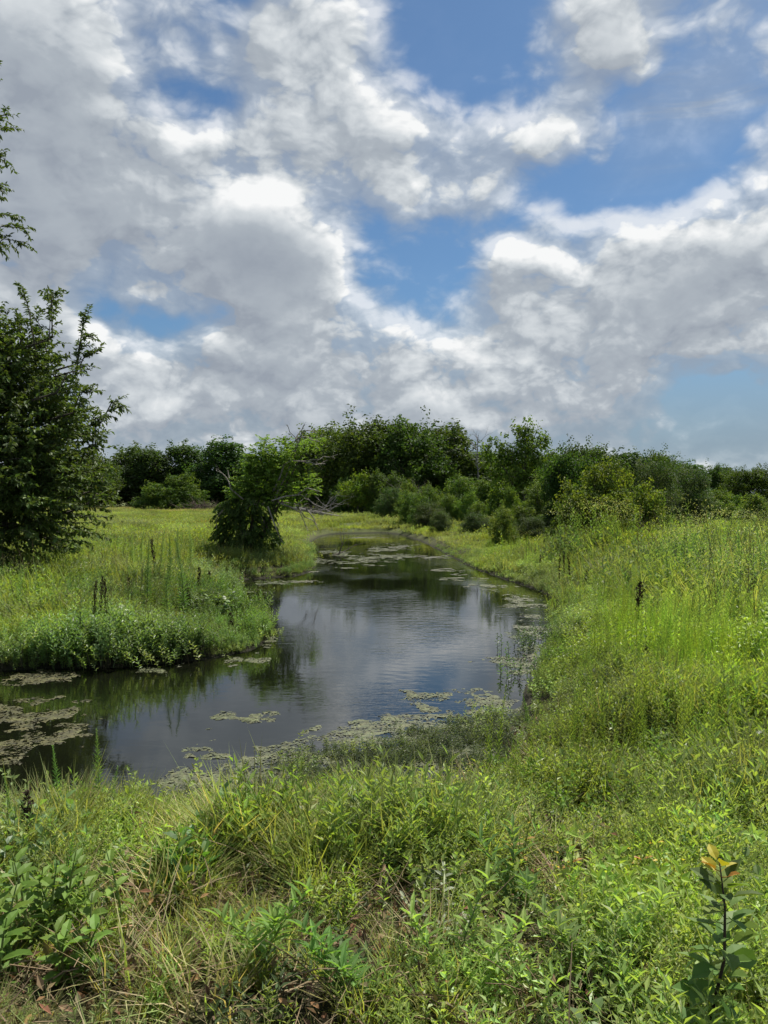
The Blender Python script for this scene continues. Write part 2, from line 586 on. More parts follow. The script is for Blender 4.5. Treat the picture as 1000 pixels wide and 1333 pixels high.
def resample(poly, step=0.4, wob=0.09):
    poly = [np.array(p) for p in poly]
    out = []
    n = len(poly)
    for i in range(n):
        p0, p1, p2, p3 = poly[i - 1], poly[i], poly[(i + 1) % n], poly[(i + 2) % n]
        k = max(2, int(np.linalg.norm(p2 - p1) / step))
        for t in np.arange(k) / k:
            q = 0.5 * ((2 * p1) + (p2 - p0) * t + (2 * p0 - 5 * p1 + 4 * p2 - p3) * t * t + (3 * p1 - p0 - 3 * p2 + p3) * t ** 3)
            w = mnoise.noise_vector(Vector((q[0] * 1.3, q[1] * 1.3, 0))) * wob + mnoise.noise_vector(Vector((q[0] * 4, q[1] * 4, 3))) * wob * .5
            out.append(q + np.array([w.x, w.y]))
    return np.array(out)


POND = resample(SHORE)


def shore_dist(X, Y):
    """Signed distance to the water's edge, positive on land (X, Y arrays)."""
    sh = X.shape
    x, y = X.ravel(), Y.ravel()
    best = np.full(x.shape, 1e9)
    inside = np.zeros(x.shape, bool)
    A, Bp = POND, np.roll(POND, -1, 0)
    for (ax, ay), (bx, by) in zip(A, Bp):
        dx, dy = bx - ax, by - ay
        t = np.clip(((x - ax) * dx + (y - ay) * dy) / (dx * dx + dy * dy + 1e-12), 0, 1)
        dd = (x - ax - t * dx) ** 2 + (y - ay - t * dy) ** 2
        np.minimum(best, dd, out=best)
        cr = ((ay > y) != (by > y))
        if cr.any():
            xi = ax + (y - ay) / ((by - ay) + 1e-15) * dx
            inside ^= cr & (x < xi)
    d = np.sqrt(best)
    return np.where(inside, -d, d).reshape(sh)


_tab = rng.random((256, 256))


def vnoise(X, Y, s, seed=0):
    """Smooth value noise, 0..1."""
    x, y = X * s + seed * 17.3, Y * s + seed * 9.7
    xi, yi = np.floor(x).astype(int), np.floor(y).astype(int)
    fx, fy = smooth01(x - xi), smooth01(y - yi)
    g = lambda a, b: _tab[(xi + a) & 255, (yi + b) & 255]
    return (g(0, 0) * (1 - fx) + g(1, 0) * fx) * (1 - fy) + (g(0, 1) * (1 - fx) + g(1, 1) * fx) * fy


def fbm(X, Y, s, seed=0, o=3):
    t, a, tot = 0, 1, 0
    for i in range(o):
        t = t + vnoise(X, Y, s * 2 ** i, seed + i * 5) * a
        tot += a
        a *= .5
    return t / tot


def height(X, Y, sdv):
    land = 0.05 + 0.22 * smooth01(sdv / 0.55) + 0.16 * smooth01((sdv - .5) / 4.0)
    near = 0.22 * smooth01((6.0 - np.hypot(X, Y)) / 4.0)
    # the near right-hand side climbs to a low rise
    rise = 0.08 * smooth01((X - 3.0) / 6.0) * smooth01((30 - Y) / 15.0) * smooth01((sdv - .8) / 3)
    n = (fbm(X, Y, .35, 2) - .5) * .22 + (fbm(X, Y, 1.6, 4) - .5) * .07
    far = (fbm(X, Y, .02, 8) - .5) * 1.0 * smooth01((np.hypot(X, Y) - 150) / 200)
    h = land + near + rise + n * smooth01(sdv / 1.2) + far
    wet = -0.55 * smooth01(-sdv / 1.6) - 0.02
    return np.where(sdv > 0, np.maximum(h, .05), wet + .07 * smooth01((0.25 + sdv) / .25))


def axis(lim_near, step, far, grow):
    a = list(np.arange(0, lim_near, step))
    s = step
    while a[-1] < far:
        s *= grow
        a.append(a[-1] + s)
    return np.array(a)


ax_ = axis(5.5, .13, 2600, 1.075)
gx = np.concatenate([-ax_[:0:-1], ax_])
ay_ = axis(18, .13, 2600, 1.06)
gy = np.concatenate([-axis(3, .4, 2600, 1.25)[:0:-1], ay_])
GX, GY = np.meshgrid(gx, gy)
nearm = (np.abs(GX) < 60) & (GY > -5) & (GY < 90)
SD = np.full(GX.shape, 30.0)
SD[nearm] = shore_dist(GX[nearm], GY[nearm])
GZ = height(GX, GY, SD)
nx, ny = len(gx), len(gy)
idx = np.arange(nx * ny).reshape(ny, nx)
F = np.stack([idx[:-1, :-1], idx[:-1, 1:], idx[1:, 1:], idx[1:, :-1]], -1).reshape(-1, 4)
me = bpy.data.meshes.new('ground')
me.from_pydata(np.stack([GX, GY, GZ], -1).reshape(-1, 3).tolist(), [], F.tolist())
me.materials.append(M_GROUND)
me.shade_smooth()
ground = bpy.data.objects.new('ground', me)
COL.objects.link(ground)
tag(ground, 'damp dark soil of the meadow and the pond banks', kind='structure')


def ground_z(X, Y):
    X, Y = np.atleast_1d(np.asarray(X, float)), np.atleast_1d(np.asarray(Y, float))
    i = np.clip(np.searchsorted(gx, X) - 1, 0, nx - 2)
    j = np.clip(np.searchsorted(gy, Y) - 1, 0, ny - 2)
    fx = np.clip((X - gx[i]) / (gx[i + 1] - gx[i]), 0, 1)
    fy = np.clip((Y - gy[j]) / (gy[j + 1] - gy[j]), 0, 1)
    return (GZ[j, i] * (1 - fx) + GZ[j, i + 1] * fx) * (1 - fy) + (GZ[j + 1, i] * (1 - fx) + GZ[j + 1, i + 1] * fx) * fy


def gz(x, y):
    return float(ground_z(x, y)[0])


# water: the pond outline pushed out a little so that it meets the bank below the soil
me = bpy.data.meshes.new('pond_water')
me.from_pydata([(-24, 3.6, 0), (6, 3.6, 0), (6, 48, 0), (-24, 48, 0)], [], [(0, 1, 2, 3)])
me.materials.append(M_WATER)
water = bpy.data.objects.new('pond_water', me)
COL.objects.link(water)
tag(water, 'dark still pond water mirroring the clouds', kind='structure')


# ------------------------------------------------------------------ trees
def rand_dirs(n, r, up=0.0):
    v = r.normal(0, 1, (n, 3))
    v /= np.linalg.norm(v, axis=1, keepdims=True)
    v[:, 2] += up
    return v / np.linalg.norm(v, axis=1, keepdims=True)


def puff_leaves(mb, c, rad, n, L, W, col, r, flat=0.8, kind='diamond'):
    """A clump of foliage: leaves spread through a lumpy ball, thickest near its outside."""
    d = rand_dirs(n, r, 0.15)
    rr = rad * r.uniform(.25, 1.0, n) ** .45 * (1 + .3 * np.sin(d[:, 0] * 5 + c[0] * 3) * np.sin(d[:, 2] * 6 + c[2] * 2))
    P = np.asarray(c)[None, :] + d * rr[:, None] * np.array([1, 1, flat])
    out = d + r.normal(0, .55, (n, 3))
    out[:, 2] += .25
    ld = np.cross(out, r.normal(0, 1, (n, 3)))
    ld[:, 2] -= .25
    leaves(mb, P, ld, out, L * r.uniform(.65, 1.3, n), W * r.uniform(.7, 1.25, n), vary(col, n, .14, r), fold=.2, kind=kind)


def grow_tree(name, parent, H, lobes, n_puff, per, prad, L, W, col, seed, trunk_r, bark=(.11, .095, .075), shell=.62, lean=0.0, low=True, col2=None, limbs=18, mat=None):
    """trunk with limbs and a crown of leaf clumps. lobes: (x, y, z, rx, ry, rz) ellipsoids that together give the crown's outline."""
    r = np.random.default_rng(seed)
    crown, wood = MB(), MB()
    vol = np.array([l[3] * l[4] * l[5] for l in lobes]) ** .67
    pick = r.choice(len(lobes), n_puff, p=vol / vol.sum())
    C = []
    for k in pick:
        x, y, z, a, b, c = lobes[k]
        d = rand_dirs(1, r, .1)[0]
        t = shell + (1.04 - shell) * r.random() ** .7
        if r.random() < .22:
            t = r.uniform(.1, .6)
        p = np.array([x + d[0] * a * t, y + d[1] * b * t, z + d[2] * c * t])
        p[2] = max(p[2], prad * .5)
        C.append((p, t))
    for p, t in C:
        s = prad * r.uniform(.55, 1.3)
        n = int(per * (s / prad) ** 2)
        cc = np.array(col) * r.uniform(.8, 1.2)
        if col2 is not None and r.random() < .35:
            cc = np.array(col2) * r.uniform(.85, 1.15)
        puff_leaves(crown, p, s, n, L, W, cc, r)
        # loose sprigs that break the outline
        if t > .85 and r.random() < .8:
            q = p + (p - np.array([0, 0, H * .5])) / (np.linalg.norm(p - np.array([0, 0, H * .5])) + .1) * s * .9
            q[2] += s * r.uniform(-.2, .9)
            puff_leaves(crown, q, s * r.uniform(.3, .6), max(6, n // 5), L, W, cc, r, flat=1.6)
    top = H * .86
    pts = [(0, 0, -.3), (lean * .1, 0, H * .12), (lean * .35 + r.normal(0, .08), r.normal(0, .1), H * .35), (lean * .7 + r.normal(0, .15), r.normal(0, .2), H * .62), (lean, 0, top)]
    wood.tube(pts, [trunk_r * 1.35, trunk_r, trunk_r * .78, trunk_r * .45, trunk_r * .12], bark, 8)
    far_p = sorted(C, key=lambda q: -q[1])[:limbs]
    for p, t in far_p:
        z0 = min(max(p[2] * r.uniform(.35, .7), H * .1), top * .9)
        f = z0 / H
        st = np.array([lean * f * 1.05, 0, z0])
        mid = (st + p) / 2 + np.array([0, 0, .08 * H * r.uniform(.1, 1)])
        rr = trunk_r * .42 * (1 - .6 * f)
        wood.tube([st, mid, p, p + (p - mid) * .3], [rr, rr * .6, rr * .3, rr * .1], bark, 5)
        for _ in range(2):
            e = p + r.normal(0, prad * .9, 3)
            wood.tube([mid * .4 + p * .6, (p + e) / 2, e], [rr * .3, rr * .2, rr * .08], bark, 4)
    a = crown.build('crown', mat or M_LEAF, parent)
    b = wood.build('trunk', M_BARK, parent, smooth=True)
    return a, b


def tree_root(name, loc, label, cat, group=None, rz=0, scale=1.0):
    return tag(empty(name, loc, rz, scale), label, cat, group)


GREEN_DARK = (.044, .078, .018)
GREEN_MID = (.066, .110, .022)
GREEN_YEL = (.110, .155, .026)
GREEN_GREY = (.060, .085, .036)

# kinds of far tree; each is grown once and then copied
KINDS_OF_TREE = {}


def make_kind(key, H, lobes, **kw):
    root = empty('far_tree', (0, 0, -200))
    grow_tree(key, root, H, lobes, **kw)
    KINDS_OF_TREE[key] = [root, kids(root), False, H]


make_kind('broad', 11, [(0, 0, 6.2, 4.2, 4.0, 4.2), (-2.2, .3, 4.5, 2.8, 2.5, 2.8), (2.4, -.5, 4.4, 2.7, 2.6, 2.9), (.6, 0, 9.0, 2.2, 2.2, 1.9), (-.4, 0, 2.2, 4.0, 3.4, 1.7)],
          n_puff=330, per=64, prad=.95, L=.34, W=.23, col=GREEN_DARK, col2=GREEN_MID, seed=11, trunk_r=.28)
make_kind('tall', 11, [(0, 0, 6.0, 2.7, 2.6, 4.4), (.5, 0, 9.2, 1.6, 1.6, 1.9), (-1.0, 0, 3.0, 2.7, 2.4, 2.2), (1.2, 0, 3.6, 2.3, 2.3, 2.4)],
          n_puff=290, per=60, prad=.85, L=.32, W=.22, col=GREEN_DARK, col2=(.042, .074, .022), seed=12, trunk_r=.24)
make_kind('round', 9, [(0, 0, 4.8, 3.9, 3.6, 3.6), (1.8, 0, 6.2, 2.3, 2.2, 2.3), (-2.0, 0, 5.6, 2.2, 2.1, 2.3), (0, 0, 1.8, 3.8, 3.3, 1.5)],
          n_puff=300, per=62, prad=.85, L=.30, W=.21, col=GREEN_MID, col2=GREEN_DARK, seed=13, trunk_r=.22)
make_kind('bushy', 6, [(.3, 0, 2.2, 3.0, 2.4, 2.0), (1.5, 0, 3.9, 1.1, 1.1, 1.9), (-1.9, 0, 2.9, 1.3, 1.2, 1.9), (.2, .3, 4.6, .8, .8, 1.4), (2.9, 0, 1.9, 1.2, 1.2, 1.5), (-3.2, 0, 1.3, 1.2, 1.1, 1.3), (0, 0, .8, 4.2, 2.8, .9)],
          n_puff=520, per=46, prad=.46, L=.20, W=.14, col=GREEN_MID, col2=GREEN_YEL, seed=14, trunk_r=.12)
make_kind('feathery', 8, [(0, 0, 4.2, 2.6, 2.4, 3.5), (.8, 0, 6.4, 1.5, 1.5, 1.6), (-1.4, 0, 3.4, 1.8, 1.8, 2.6), (1.3, 0, 2.6, 1.9, 1.9, 2.3)],
          n_puff=380, per=60, prad=.55, L=.18, W=.09, col=GREEN_GREY, col2=(.040, .075, .020), seed=15, trunk_r=.14, limbs=40)
make_kind('airy', 7, [(0, 0, 3.8, 2.0, 1.9, 3.0), (.5, 0, 5.6, 1.3, 1.3, 1.5), (-1.1, 0, 2.6, 1.5, 1.4, 1.9), (1.2, 0, 2.2, 1.5, 1.4, 1.7)],
          n_puff=210, per=48, prad=.5, L=.19, W=.13, col=GREEN_MID, col2=GREEN_YEL, seed=16, trunk_r=.11, limbs=36)


def place_tree(key, px, dist, top_py, label, cat='tree', group=None, rz=0.0, width=1.0, sink=.1, name=None):
    """Stand a tree of a kind where the photo shows it; its height follows from the row of its top."""
    k = KINDS_OF_TREE[key]
    X = (px - 500) / 1000 * dist
    g = gz(X, dist)
    H = EYE + (HOR - top_py) / 1000 * dist - g
    s = H / (k[3] * 1.03)
    if not k[2]:
        o = k[0]
        k[2] = True
    else:
        o = copy_tree(k[0], k[1])
    o.location = (X, dist, g - sink)
    o.rotation_euler = (0, 0, rz)
    o.scale = (s * width, s * width, s)
    o.name = name or 'tree'
    tag(o, label, cat, group)
    return o


TL = 'trees of the woodland edge behind the meadow'
FAR = [
    # kind, px, distance, top row, width, turn, label
    ('tall', 60, 105, 585, 1.3, 0.4, 'dark woodland tree behind the overhanging crown at the far left'),
    ('broad', 120, 100, 592, 1.0, 2.2, 'dark woodland tree just right of the big overhanging near crown'),
    ('tall', 172, 108, 578, 1.2, 1.0, 'upright dark tree, first one standing clear right of the near crown'),
    ('tall', 203, 106, 583, 1.15, 3.6, 'dark narrow tree close beside the upright dark tree at the left'),
    ('bushy', 225, 88, 615, 1.0, 0.3, 'paler low tree in front of the dark woods, left of the brush pile'),
    ('tall', 245, 108, 576, 1.1, 4.4, 'dark tree rising above the low pale tree in the left woods'),
    ('tall', 288, 104, 571, 1.25, 5.5, 'dark tree with a pointed tip behind the brown brush pile'),
    ('broad', 318, 110, 590, 1.0, 1.7, 'dark broad tree behind the left edge of the vine-covered bush'),
    ('broad', 372, 98, 585, .95, 0.9, 'dark tree directly behind the vine-covered bush'),
    ('round', 405, 90, 580, .8, 3.9, 'mid green tree behind the bare dead limbs'),
    ('broad', 432, 84, 553, .95, 2.9, 'tall dark green tree just right of the bare dead limbs'),
    ('broad', 484, 76, 545, .95, 0.0, 'tall dense tree at the left side of the highest woodland group'),
    ('broad', 535, 74, 545, .82, 4.1, 'tallest dense tree in the middle of the woodland above the pond end'),
    ('tall', 583, 78, 550, 1.25, 2.0, 'dense tree left of the bare dead snag'),
    ('round', 612, 84, 585, .8, 5.0, 'darker tree standing right behind the bare dead snag'),
    ('round', 650, 80, 592, .9, 0.7, 'dark tree behind the tall light green tree'),
    ('round', 455, 70, 620, .8, 1.2, 'low dark tree behind the small yellow-green tree'),
    ('round', 505, 66, 612, .8, 2.7, 'low dark green tree behind the grey dead shrub'),
    ('round', 720, 62, 590, .9, 3.3, 'dark round tree just right of the tall light green tree'),
    ('broad', 752, 60, 578, .82, 5.3, 'round-topped tree, second right of the tall light green tree'),
    ('round', 795, 62, 597, 1.0, 1.4, 'mid green tree below the skyline dip in the right woods'),
    ('feathery', 838, 58, 589, 1.2, 0.5, 'feathery tree with thin twigs on top in the right woods'),
    ('feathery', 868, 60, 592, 1.15, 2.4, 'feathery dark tree at the right end of the tall woods'),
    ('tall', 893, 70, 600, 1.2, 4.9, 'drooping dark tree where the tall woods end on the right'),
    ('broad', 930, 125, 604, .7, 0.2, 'distant blue-green tree past the end of the woods'),
    ('tall', 948, 128, 606, 1.0, 3.0, 'narrow distant tree, second past the end of the woods'),
    ('round', 974, 118, 606, .9, 5.8, 'round distant tree near the right edge of the view'),
    ('broad', 1003, 124, 622, .8, 1.1, 'distant tree cut by the right edge of the view'),
    ('broad', 1045, 120, 615, .9, 2.1, 'distant tree beyond the right edge'),
]
for kind, px, dist, top, w, rz, label in FAR:
    place_tree(kind, px, dist, top, label, 'tree', TL, rz, w * 1.4)

SH = 'shrubs along the foot of the right woods'
NEARER = [
    ('bushy', 775, 27, 596, .66, 0.6, 'dark shrub with deep shade under it right of the tall light green tree'),
    ('bushy', 815, 29, 600, .62, 2.2, 'light-topped shrub left of the feathery trees in the right woods'),
    ('round', 742, 30, 584, .52, 3.5, 'rounded dark tree leaning over the field behind the weeds'),
    ('feathery', 850, 32, 596, .8, 4.4, 'dusty olive shrub in front of the feathery trees'),
    ('feathery', 890, 36, 606, .85, 5.2, 'grey-green feathery shrub at the right end of the tall woods'),
    ('bushy', 935, 46, 634, .9, 0.9, 'low spreading shrub in front of the distant trees at right'),
    ('bushy', 985, 44, 640, .9, 3.8, 'broad low shrub at the right edge above the weedy field'),
    ('bushy', 908, 46, 634, .7, 2.6, 'mid green shrub between the feathery trees and the low spreading shrub'),
    ('bushy', 1050, 55, 640, .9, 1.6, 'low shrub past the right edge of the view'),
]
for kind, px, dist, top, w, rz, label in NEARER:
    place_tree(kind, px, dist, top, label, 'shrub', SH, rz, w * 1.45, name='shrub')

MIDS = [
    ('airy', 598, 52, 615, 1.3, 1.0, 'olive brown shrub below the bare dead snag', 'shrub'),
    ('airy', 548, 44, 640, 1.2, 2.0, 'small green shrub left of the olive brown shrub above the bank', 'shrub'),
    ('feathery', 508, 54, 632, 1.2, 0.2, 'grey-green thin shrub on the far bank left of the grey dead shrub', 'shrub'),
    ('airy', 560, 50, 628, 1.15, 3.0, 'dull green sapling beside the grey dead shrub', 'shrub'),
    ('feathery', 575, 38, 662, 1.5, 4.2, 'low leafy shrub on the right bank nearest the pond end', 'shrub'),
    ('airy', 622, 38, 650, 1.2, 5.1, 'loose shrub on the right bank under the tall light green tree', 'shrub'),
    ('airy', 655, 27, 655, 1.1, 0.8, 'green shrub standing alone on the right bank below the tall tree', 'shrub'),
    ('bushy', 690, 34, 655, 1.3, 2.9, 'leafy shrub between the lone bank shrub and the woods', 'shrub'),
    ('feathery', 728, 30, 650, 1.5, 1.9, 'low shrub at the weedy foot of the right woods', 'shrub'),
    ('bushy', 640, 56, 622, 1.3, 3.4, 'round dark shrub at the foot of the tall light green tree', 'shrub'),
]
for kind, px, dist, top, w, rz, label, cat in MIDS:
    place_tree(kind, px, dist, top, label, cat, 'shrubs on the right bank', rz, w, name='shrub')

THICK = [
    ('airy', 532, 47, 636, 1.3, 1.4, 'thin grey-green growth at the foot of the grey dead shrub'), ('bushy', 536, 52, 626, .9, 4.0, 'mid green growth behind the grey dead shrub'),
    ('feathery', 560, 42, 652, 1.8, 2.1, 'low feathery growth in the bank thicket, left end'), ('airy', 583, 45, 640, 1.3, .7, 'loose growth in the bank thicket under the olive shrub'),
    ('bushy', 606, 44, 638, .9, 5.5, 'spiky leaved bush in the bank thicket, middle'), ('feathery', 622, 35, 664, 1.9, 3.3, 'low feathery growth at the grassy foot of the bank thicket'),
    ('bushy', 668, 40, 630, .8, 1.9, 'bush before the trunk of the tall light green tree'), ('airy', 700, 38, 628, 1.3, 2.7, 'loose tall growth right of the tall light green tree'),
    ('feathery', 690, 28, 668, 1.9, 4.7, 'low growth merging the lone bank shrub with the woods'), ('airy', 720, 40, 606, 1.2, 1.2, 'airy tree standing in the thicket right of the tall light green tree'),
    ('broad', 700, 56, 592, .8, 3.0, 'broad dark tree filling the gap right of the tall light green tree'), ('broad', 775, 50, 580, .8, 1.1, 'broad full tree in the middle of the right woods'),
    ('tall', 822, 52, 584, 1.3, 2.6, 'tall full tree behind the light-topped shrub'), ('broad', 860, 54, 588, .8, 4.3, 'full dark tree behind the feathery trees'), ('bushy', 962, 50, 640, 1.1, 2.4, 'bush between the two low shrubs at the right edge'),
]
for kind, px, dist, top, w, rz, label in THICK:
    big = kind in ('broad', 'tall') or 'tree' in label.split()[:2]
    place_tree(kind, px, dist, top, label, 'tree' if big else 'shrub', TL if big else 'shrubs on the right bank', rz, w * (1.2 if big else .95), name='tree' if big else 'shrub')

# the tall light green tree, its open crown in three tiers
d0 = 47.0
X0 = (678 - 500) / 1000 * d0
root = tree_root('tree', (X0, d0, gz(X0, d0) - .1), 'tall light green tree with an open pointed top standing before the woods', 'tree')
grow_tree('lone', root, 6.4, [(0, 0, 2.6, 1.9, 1.6, 2.0), (-1.5, 0, 3.9, 1.1, .9, 1.1), (-1.9, 0, 4.9, .55, .5, .6), (.1, 0, 4.4, 1.0, .9, 1.4), (.25, 0, 5.9, .75, .6, .8),
                              (1.3, 0, 4.9, .5, .4, .55), (1.9, 0, 3.9, .55, .5, .6), (1.3, 0, 3.2, 1.1, 1.0, 1.1), (-.4, 0, 1.1, 2.0, 1.5, 1.0)],
          n_puff=330, per=40, prad=.36, L=.17, W=.12, col=(.060, .115, .020), col2=(.10, .165, .028), seed=21, trunk_r=.13, lean=.25, limbs=50)
# small yellow-green tree
d0 = 66.0
X0 = (466 - 500) / 1000 * d0
root = tree_root('tree', (X0, d0, gz(X0, d0) - .1), 'small bright yellow-green tree against the dark woods above the far bank', 'tree')
grow_tree('small', root, 3.6, [(0, 0, 2.2, 1.5, 1.3, 1.4), (.6, 0, 2.9, .8, .8, .7), (-.7, 0, 1.6, .9, .9, .9), (.9, 0, 1.4, .8, .8, .8)],
          n_puff=120, per=30, prad=.36, L=.2, W=.14, col=(.14, .18, .025), col2=(.10, .15, .022), seed=22, trunk_r=.07)


def dead_branches(mb, start, direction, length, rad, depth, r, col, bend=.35, fork=2, droop=0.0):
    pts, p, d = [Vector(start)], Vector(start), Vector(direction).normalized()
    n = 6
    for i in range(n):
        d = (d + Vector(r.normal(0, bend * .35, 3)) + Vector((0, 0, -droop / n))).normalized()
        p = p + d * length / n
        pts.append(p.copy())
    rad_l = [rad * (1 - .75 * i / n) for i in range(n + 1)]
    mb.tube(pts, rad_l, col, 5 if depth > 1 else 4)
    if depth > 0:
        for k in range(fork + int(r.random() * 2)):
            i = int(r.integers(2, n))
            dd = ((pts[i + 1] - pts[i]).normalized() + Vector(r.normal(0, .6, 3))).normalized()
            dead_branches(mb, pts[i], dd, length * r.uniform(.4, .7), rad_l[i] * .65, depth - 1, r, col, bend, fork, droop)


r = np.random.default_rng(31)
d0 = 74.0
X0 = (622 - 500) / 1000 * d0
root = tree_root('dead_tree', (X0, d0, gz(X0, d0)), 'bare grey dead snag showing above the woods left of the tall light tree', 'dead tree')
w = MB()
w.tube([(0, 0, -.3), (.1, 0, 3), (-.1, 0, 5.4), (.05, 0, 7.6)], [.10, .08, .05, .02], (.15, .145, .14), 7)
w.build('trunk', M_BARK, root)
w = MB()
for i in range(13):
    z = 4.2 + i * .26
    a = r.uniform(0, 6.3)
    dead_branches(w, (0, 0, z), (math.cos(a), math.sin(a) * .5, .75), r.uniform(.9, 1.7), .04, 2, r, (.27, .26, .25))
w.build('branches', M_BARK, root)

d0 = 55.0
X0 = (540 - 500) / 1000 * d0
root = tree_root('dead_shrub', (X0, d0, gz(X0, d0)), 'leafless grey shrub among the green shrubs above the far bank', 'dead shrub')
w = MB()
for i in range(22):
    a = r.uniform(0, 6.3)
    dead_branches(w, (r.normal(0, .2), r.normal(0, .2), 0), (math.cos(a) * .45, math.sin(a) * .45, 1), r.uniform(1.8, 3.2), .035, 2, r, (.19, .165, .13))
w.build('branches', M_BARK, root)

# brown brush pile beyond the meadow, and a fallen trunk
d0 = 84.0
X0 = (266 - 500) / 1000 * d0
root = tree_root('brush_pile', (X0, d0, gz(X0, d0)), 'brown pile of cut brush at the far side of the left meadow', 'brush pile')
w = MB()
for i in range(90):
    a = r.uniform(-1.2, 1.2)
    dead_branches(w, (r.normal(0, 1.0), r.normal(0, .5), r.uniform(0, .7)), (math.sin(a), r.normal(0, .3), r.uniform(-.1, .7)), r.uniform(.7, 1.6), .035, 1, r, (.085, .060, .045))
w.build('twigs', M_BARK, root)
d0 = 56.0
X0 = (408 - 500) / 1000 * d0
root = tree_root('fallen_tree', (X0, d0, gz(X0, d0)), 'pale fallen dead tree lying in the grass right of the vine-covered bush', 'fallen tree')
w = MB()
w.tube([(-1.6, 0, .9), (0, 0, .55), (1.7, .1, .25)], [.10, .13, .09], (.24, .22, .20), 7)
w.build('trunk', M_BARK, root)
w = MB()
for i in range(16):
    t = r.uniform(-1.4, 1.6)
    dead_branches(w, (t, 0, .6 - t * .2), (r.uniform(.1, 1), r.normal(0, .4), r.uniform(-.1, .8)), r.uniform(1.0, 2.2), .035, 2, r, (.24, .22, .20))
w.build('branches', M_BARK, root)


# sprays: a bending twig with leaves in two rows
def spray(ml, mw, start, direction, length, n, L, W, col, r, droop=.5, wood=(.06, .05, .035), rad=.008, kind='diamond', wild=.25):
    d = Vector(direction).normalized()
    p = Vector(start)
    pts = [p.copy()]
    seg = 5
    for i in range(seg):
        d = (d + Vector((0, 0, -droop / seg)) + Vector(r.normal(0, .07, 3))).normalized()
        p = p + d * length / seg
        pts.append(p.copy())
    mw.tube(pts, [rad * (1 - .8 * i / seg) for i in range(seg + 1)], wood, 3, cap=False)
    P, Dv, Nv = [], [], []
    for k in range(n):
        t = (.08 + .92 * k / n) * seg
        i = min(int(t), seg - 1)
        q = pts[i].lerp(pts[i + 1], t - i)
        ax = (pts[i + 1] - pts[i]).normalized()
        side = ax.cross(Vector((0, 0, 1)))
        if side.length < .1:
            side = Vector((1, 0, 0))
        side.normalize()
        s = 1 if k % 2 else -1
        P.append(q)
        Dv.append(side * s * .8 + ax * .75 + Vector(r.normal(0, wild, 3)) + Vector((0, 0, -.25)))
        Nv.append(Vector((0, 0, 1)) + Vector(r.normal(0, .45, 3)))
    leaves(ml, P, Dv, Nv, L * r.uniform(.7, 1.15, n), W * r.uniform(.8, 1.1, n), vary(col, n, .13, r), fold=.2, droop=.12, kind=kind)


# the big near tree on the left: its trunk stands outside the view, its crown hangs in
r = np.random.default_rng(41)
D0 = 17.0
TX = -12.15
NT_Z = gz(TX, D0)
root = tree_root('overhanging_tree', (TX, D0, NT_Z), 'large dark tree overhanging the left bank, arching twigs against the sky', 'tree')
ml, mw, mt = MB(), MB(), MB()
mt.tube([(0, 0, -.4), (.1, 0, 1.2), (.3, .1, 3.4), (.1, 0, 6.2), (-.2, 0, 9.0), (-.1, 0, 11.2)], [.42, .30, .26, .20, .12, .03], (.085, .072, .058), 12)


def px_to_local(px, py, d=D0):
    return Vector(((px - 500) / 1000 * d - TX, 0, EYE + (HOR - py) / 1000 * d - NT_Z))


LOBES = [(1.2, 0, 3.2, 4.2, 3.4, 2.6), (2.0, -.4, 1.6, 3.7, 2.8, 1.5), (3.0, .2, 3.4, 2.2, 2.3, 2.0), (3.4, 0, 4.6, 1.2, 1.3, 1.1), (1.0, 0, 4.9, 2.4, 2.4, 1.3), (0.0, 0, 4.8, 3.0, 2.8, 1.5),
         (-.6, 0, 8.3, 2.9, 2.8, 3.1), (3.9, -.2, 2.3, 1.8, 1.9, 1.5)]
dark = (.085, .130, .036)
for k, (x, y, z, a, b, c) in enumerate(LOBES):
    n = int(165 * (a * b * c) ** .67) if k not in (6,) else 420
    for i in range(n):
        d = rand_dirs(1, r, .08)[0]
        t = r.uniform(.55, .98)
        if r.random() < .25:
            t = r.uniform(.15, .6)
        st = Vector((x + d[0] * a * t, y + d[1] * b * t, max(z + d[2] * c * t, .45)))
        dv = Vector((d[0], d[1], d[2] * .7 + .35))
        spray(ml, mw, st, dv, r.uniform(.45, .9), int(r.integers(18, 28)), .13, .075, np.array(dark) * r.uniform(.7, 1.5), r, droop=.45, wild=.75)
# long arching twigs on the outline, row by row as seen against the sky
ARCH = [(60, 470, 62, 382, 0), (80, 450, 100, 388, 0), (90, 470, 128, 402, 0), (70, 440, 82, 380, 0), (95, 480, 126, 432, 0), (95, 500, 140, 458, 0), (100, 520, 136, 490, 0),
        (105, 540, 142, 515, 0), (118, 545, 158, 518, 0), (100, 560, 140, 545, 0), (110, 590, 142, 573, 0), (20, 470, 12, 425, 0), (35, 470, 45, 410, 0), (10, 460, 2, 428, 0),
        (110, 610, 152, 598, 0), (118, 640, 156, 628, 0), (110, 660, 150, 650, 0), (50, 460, 48, 405, 0),
        (-40, 165, 12, 118, 0), (-40, 180, 26, 155, 0), (-50, 205, 18, 172, 0), (-40, 220, 28, 198, 0), (-40, 235, 8, 222, 0), (-40, 285, 6, 264, 0), (-50, 330, 34, 310, 0),
        (-40, 330, 24, 300, 0), (-40, 345, 30, 328, 0), (-40, 350, 18, 352, 0), (-50, 320, 14, 285, 0)]
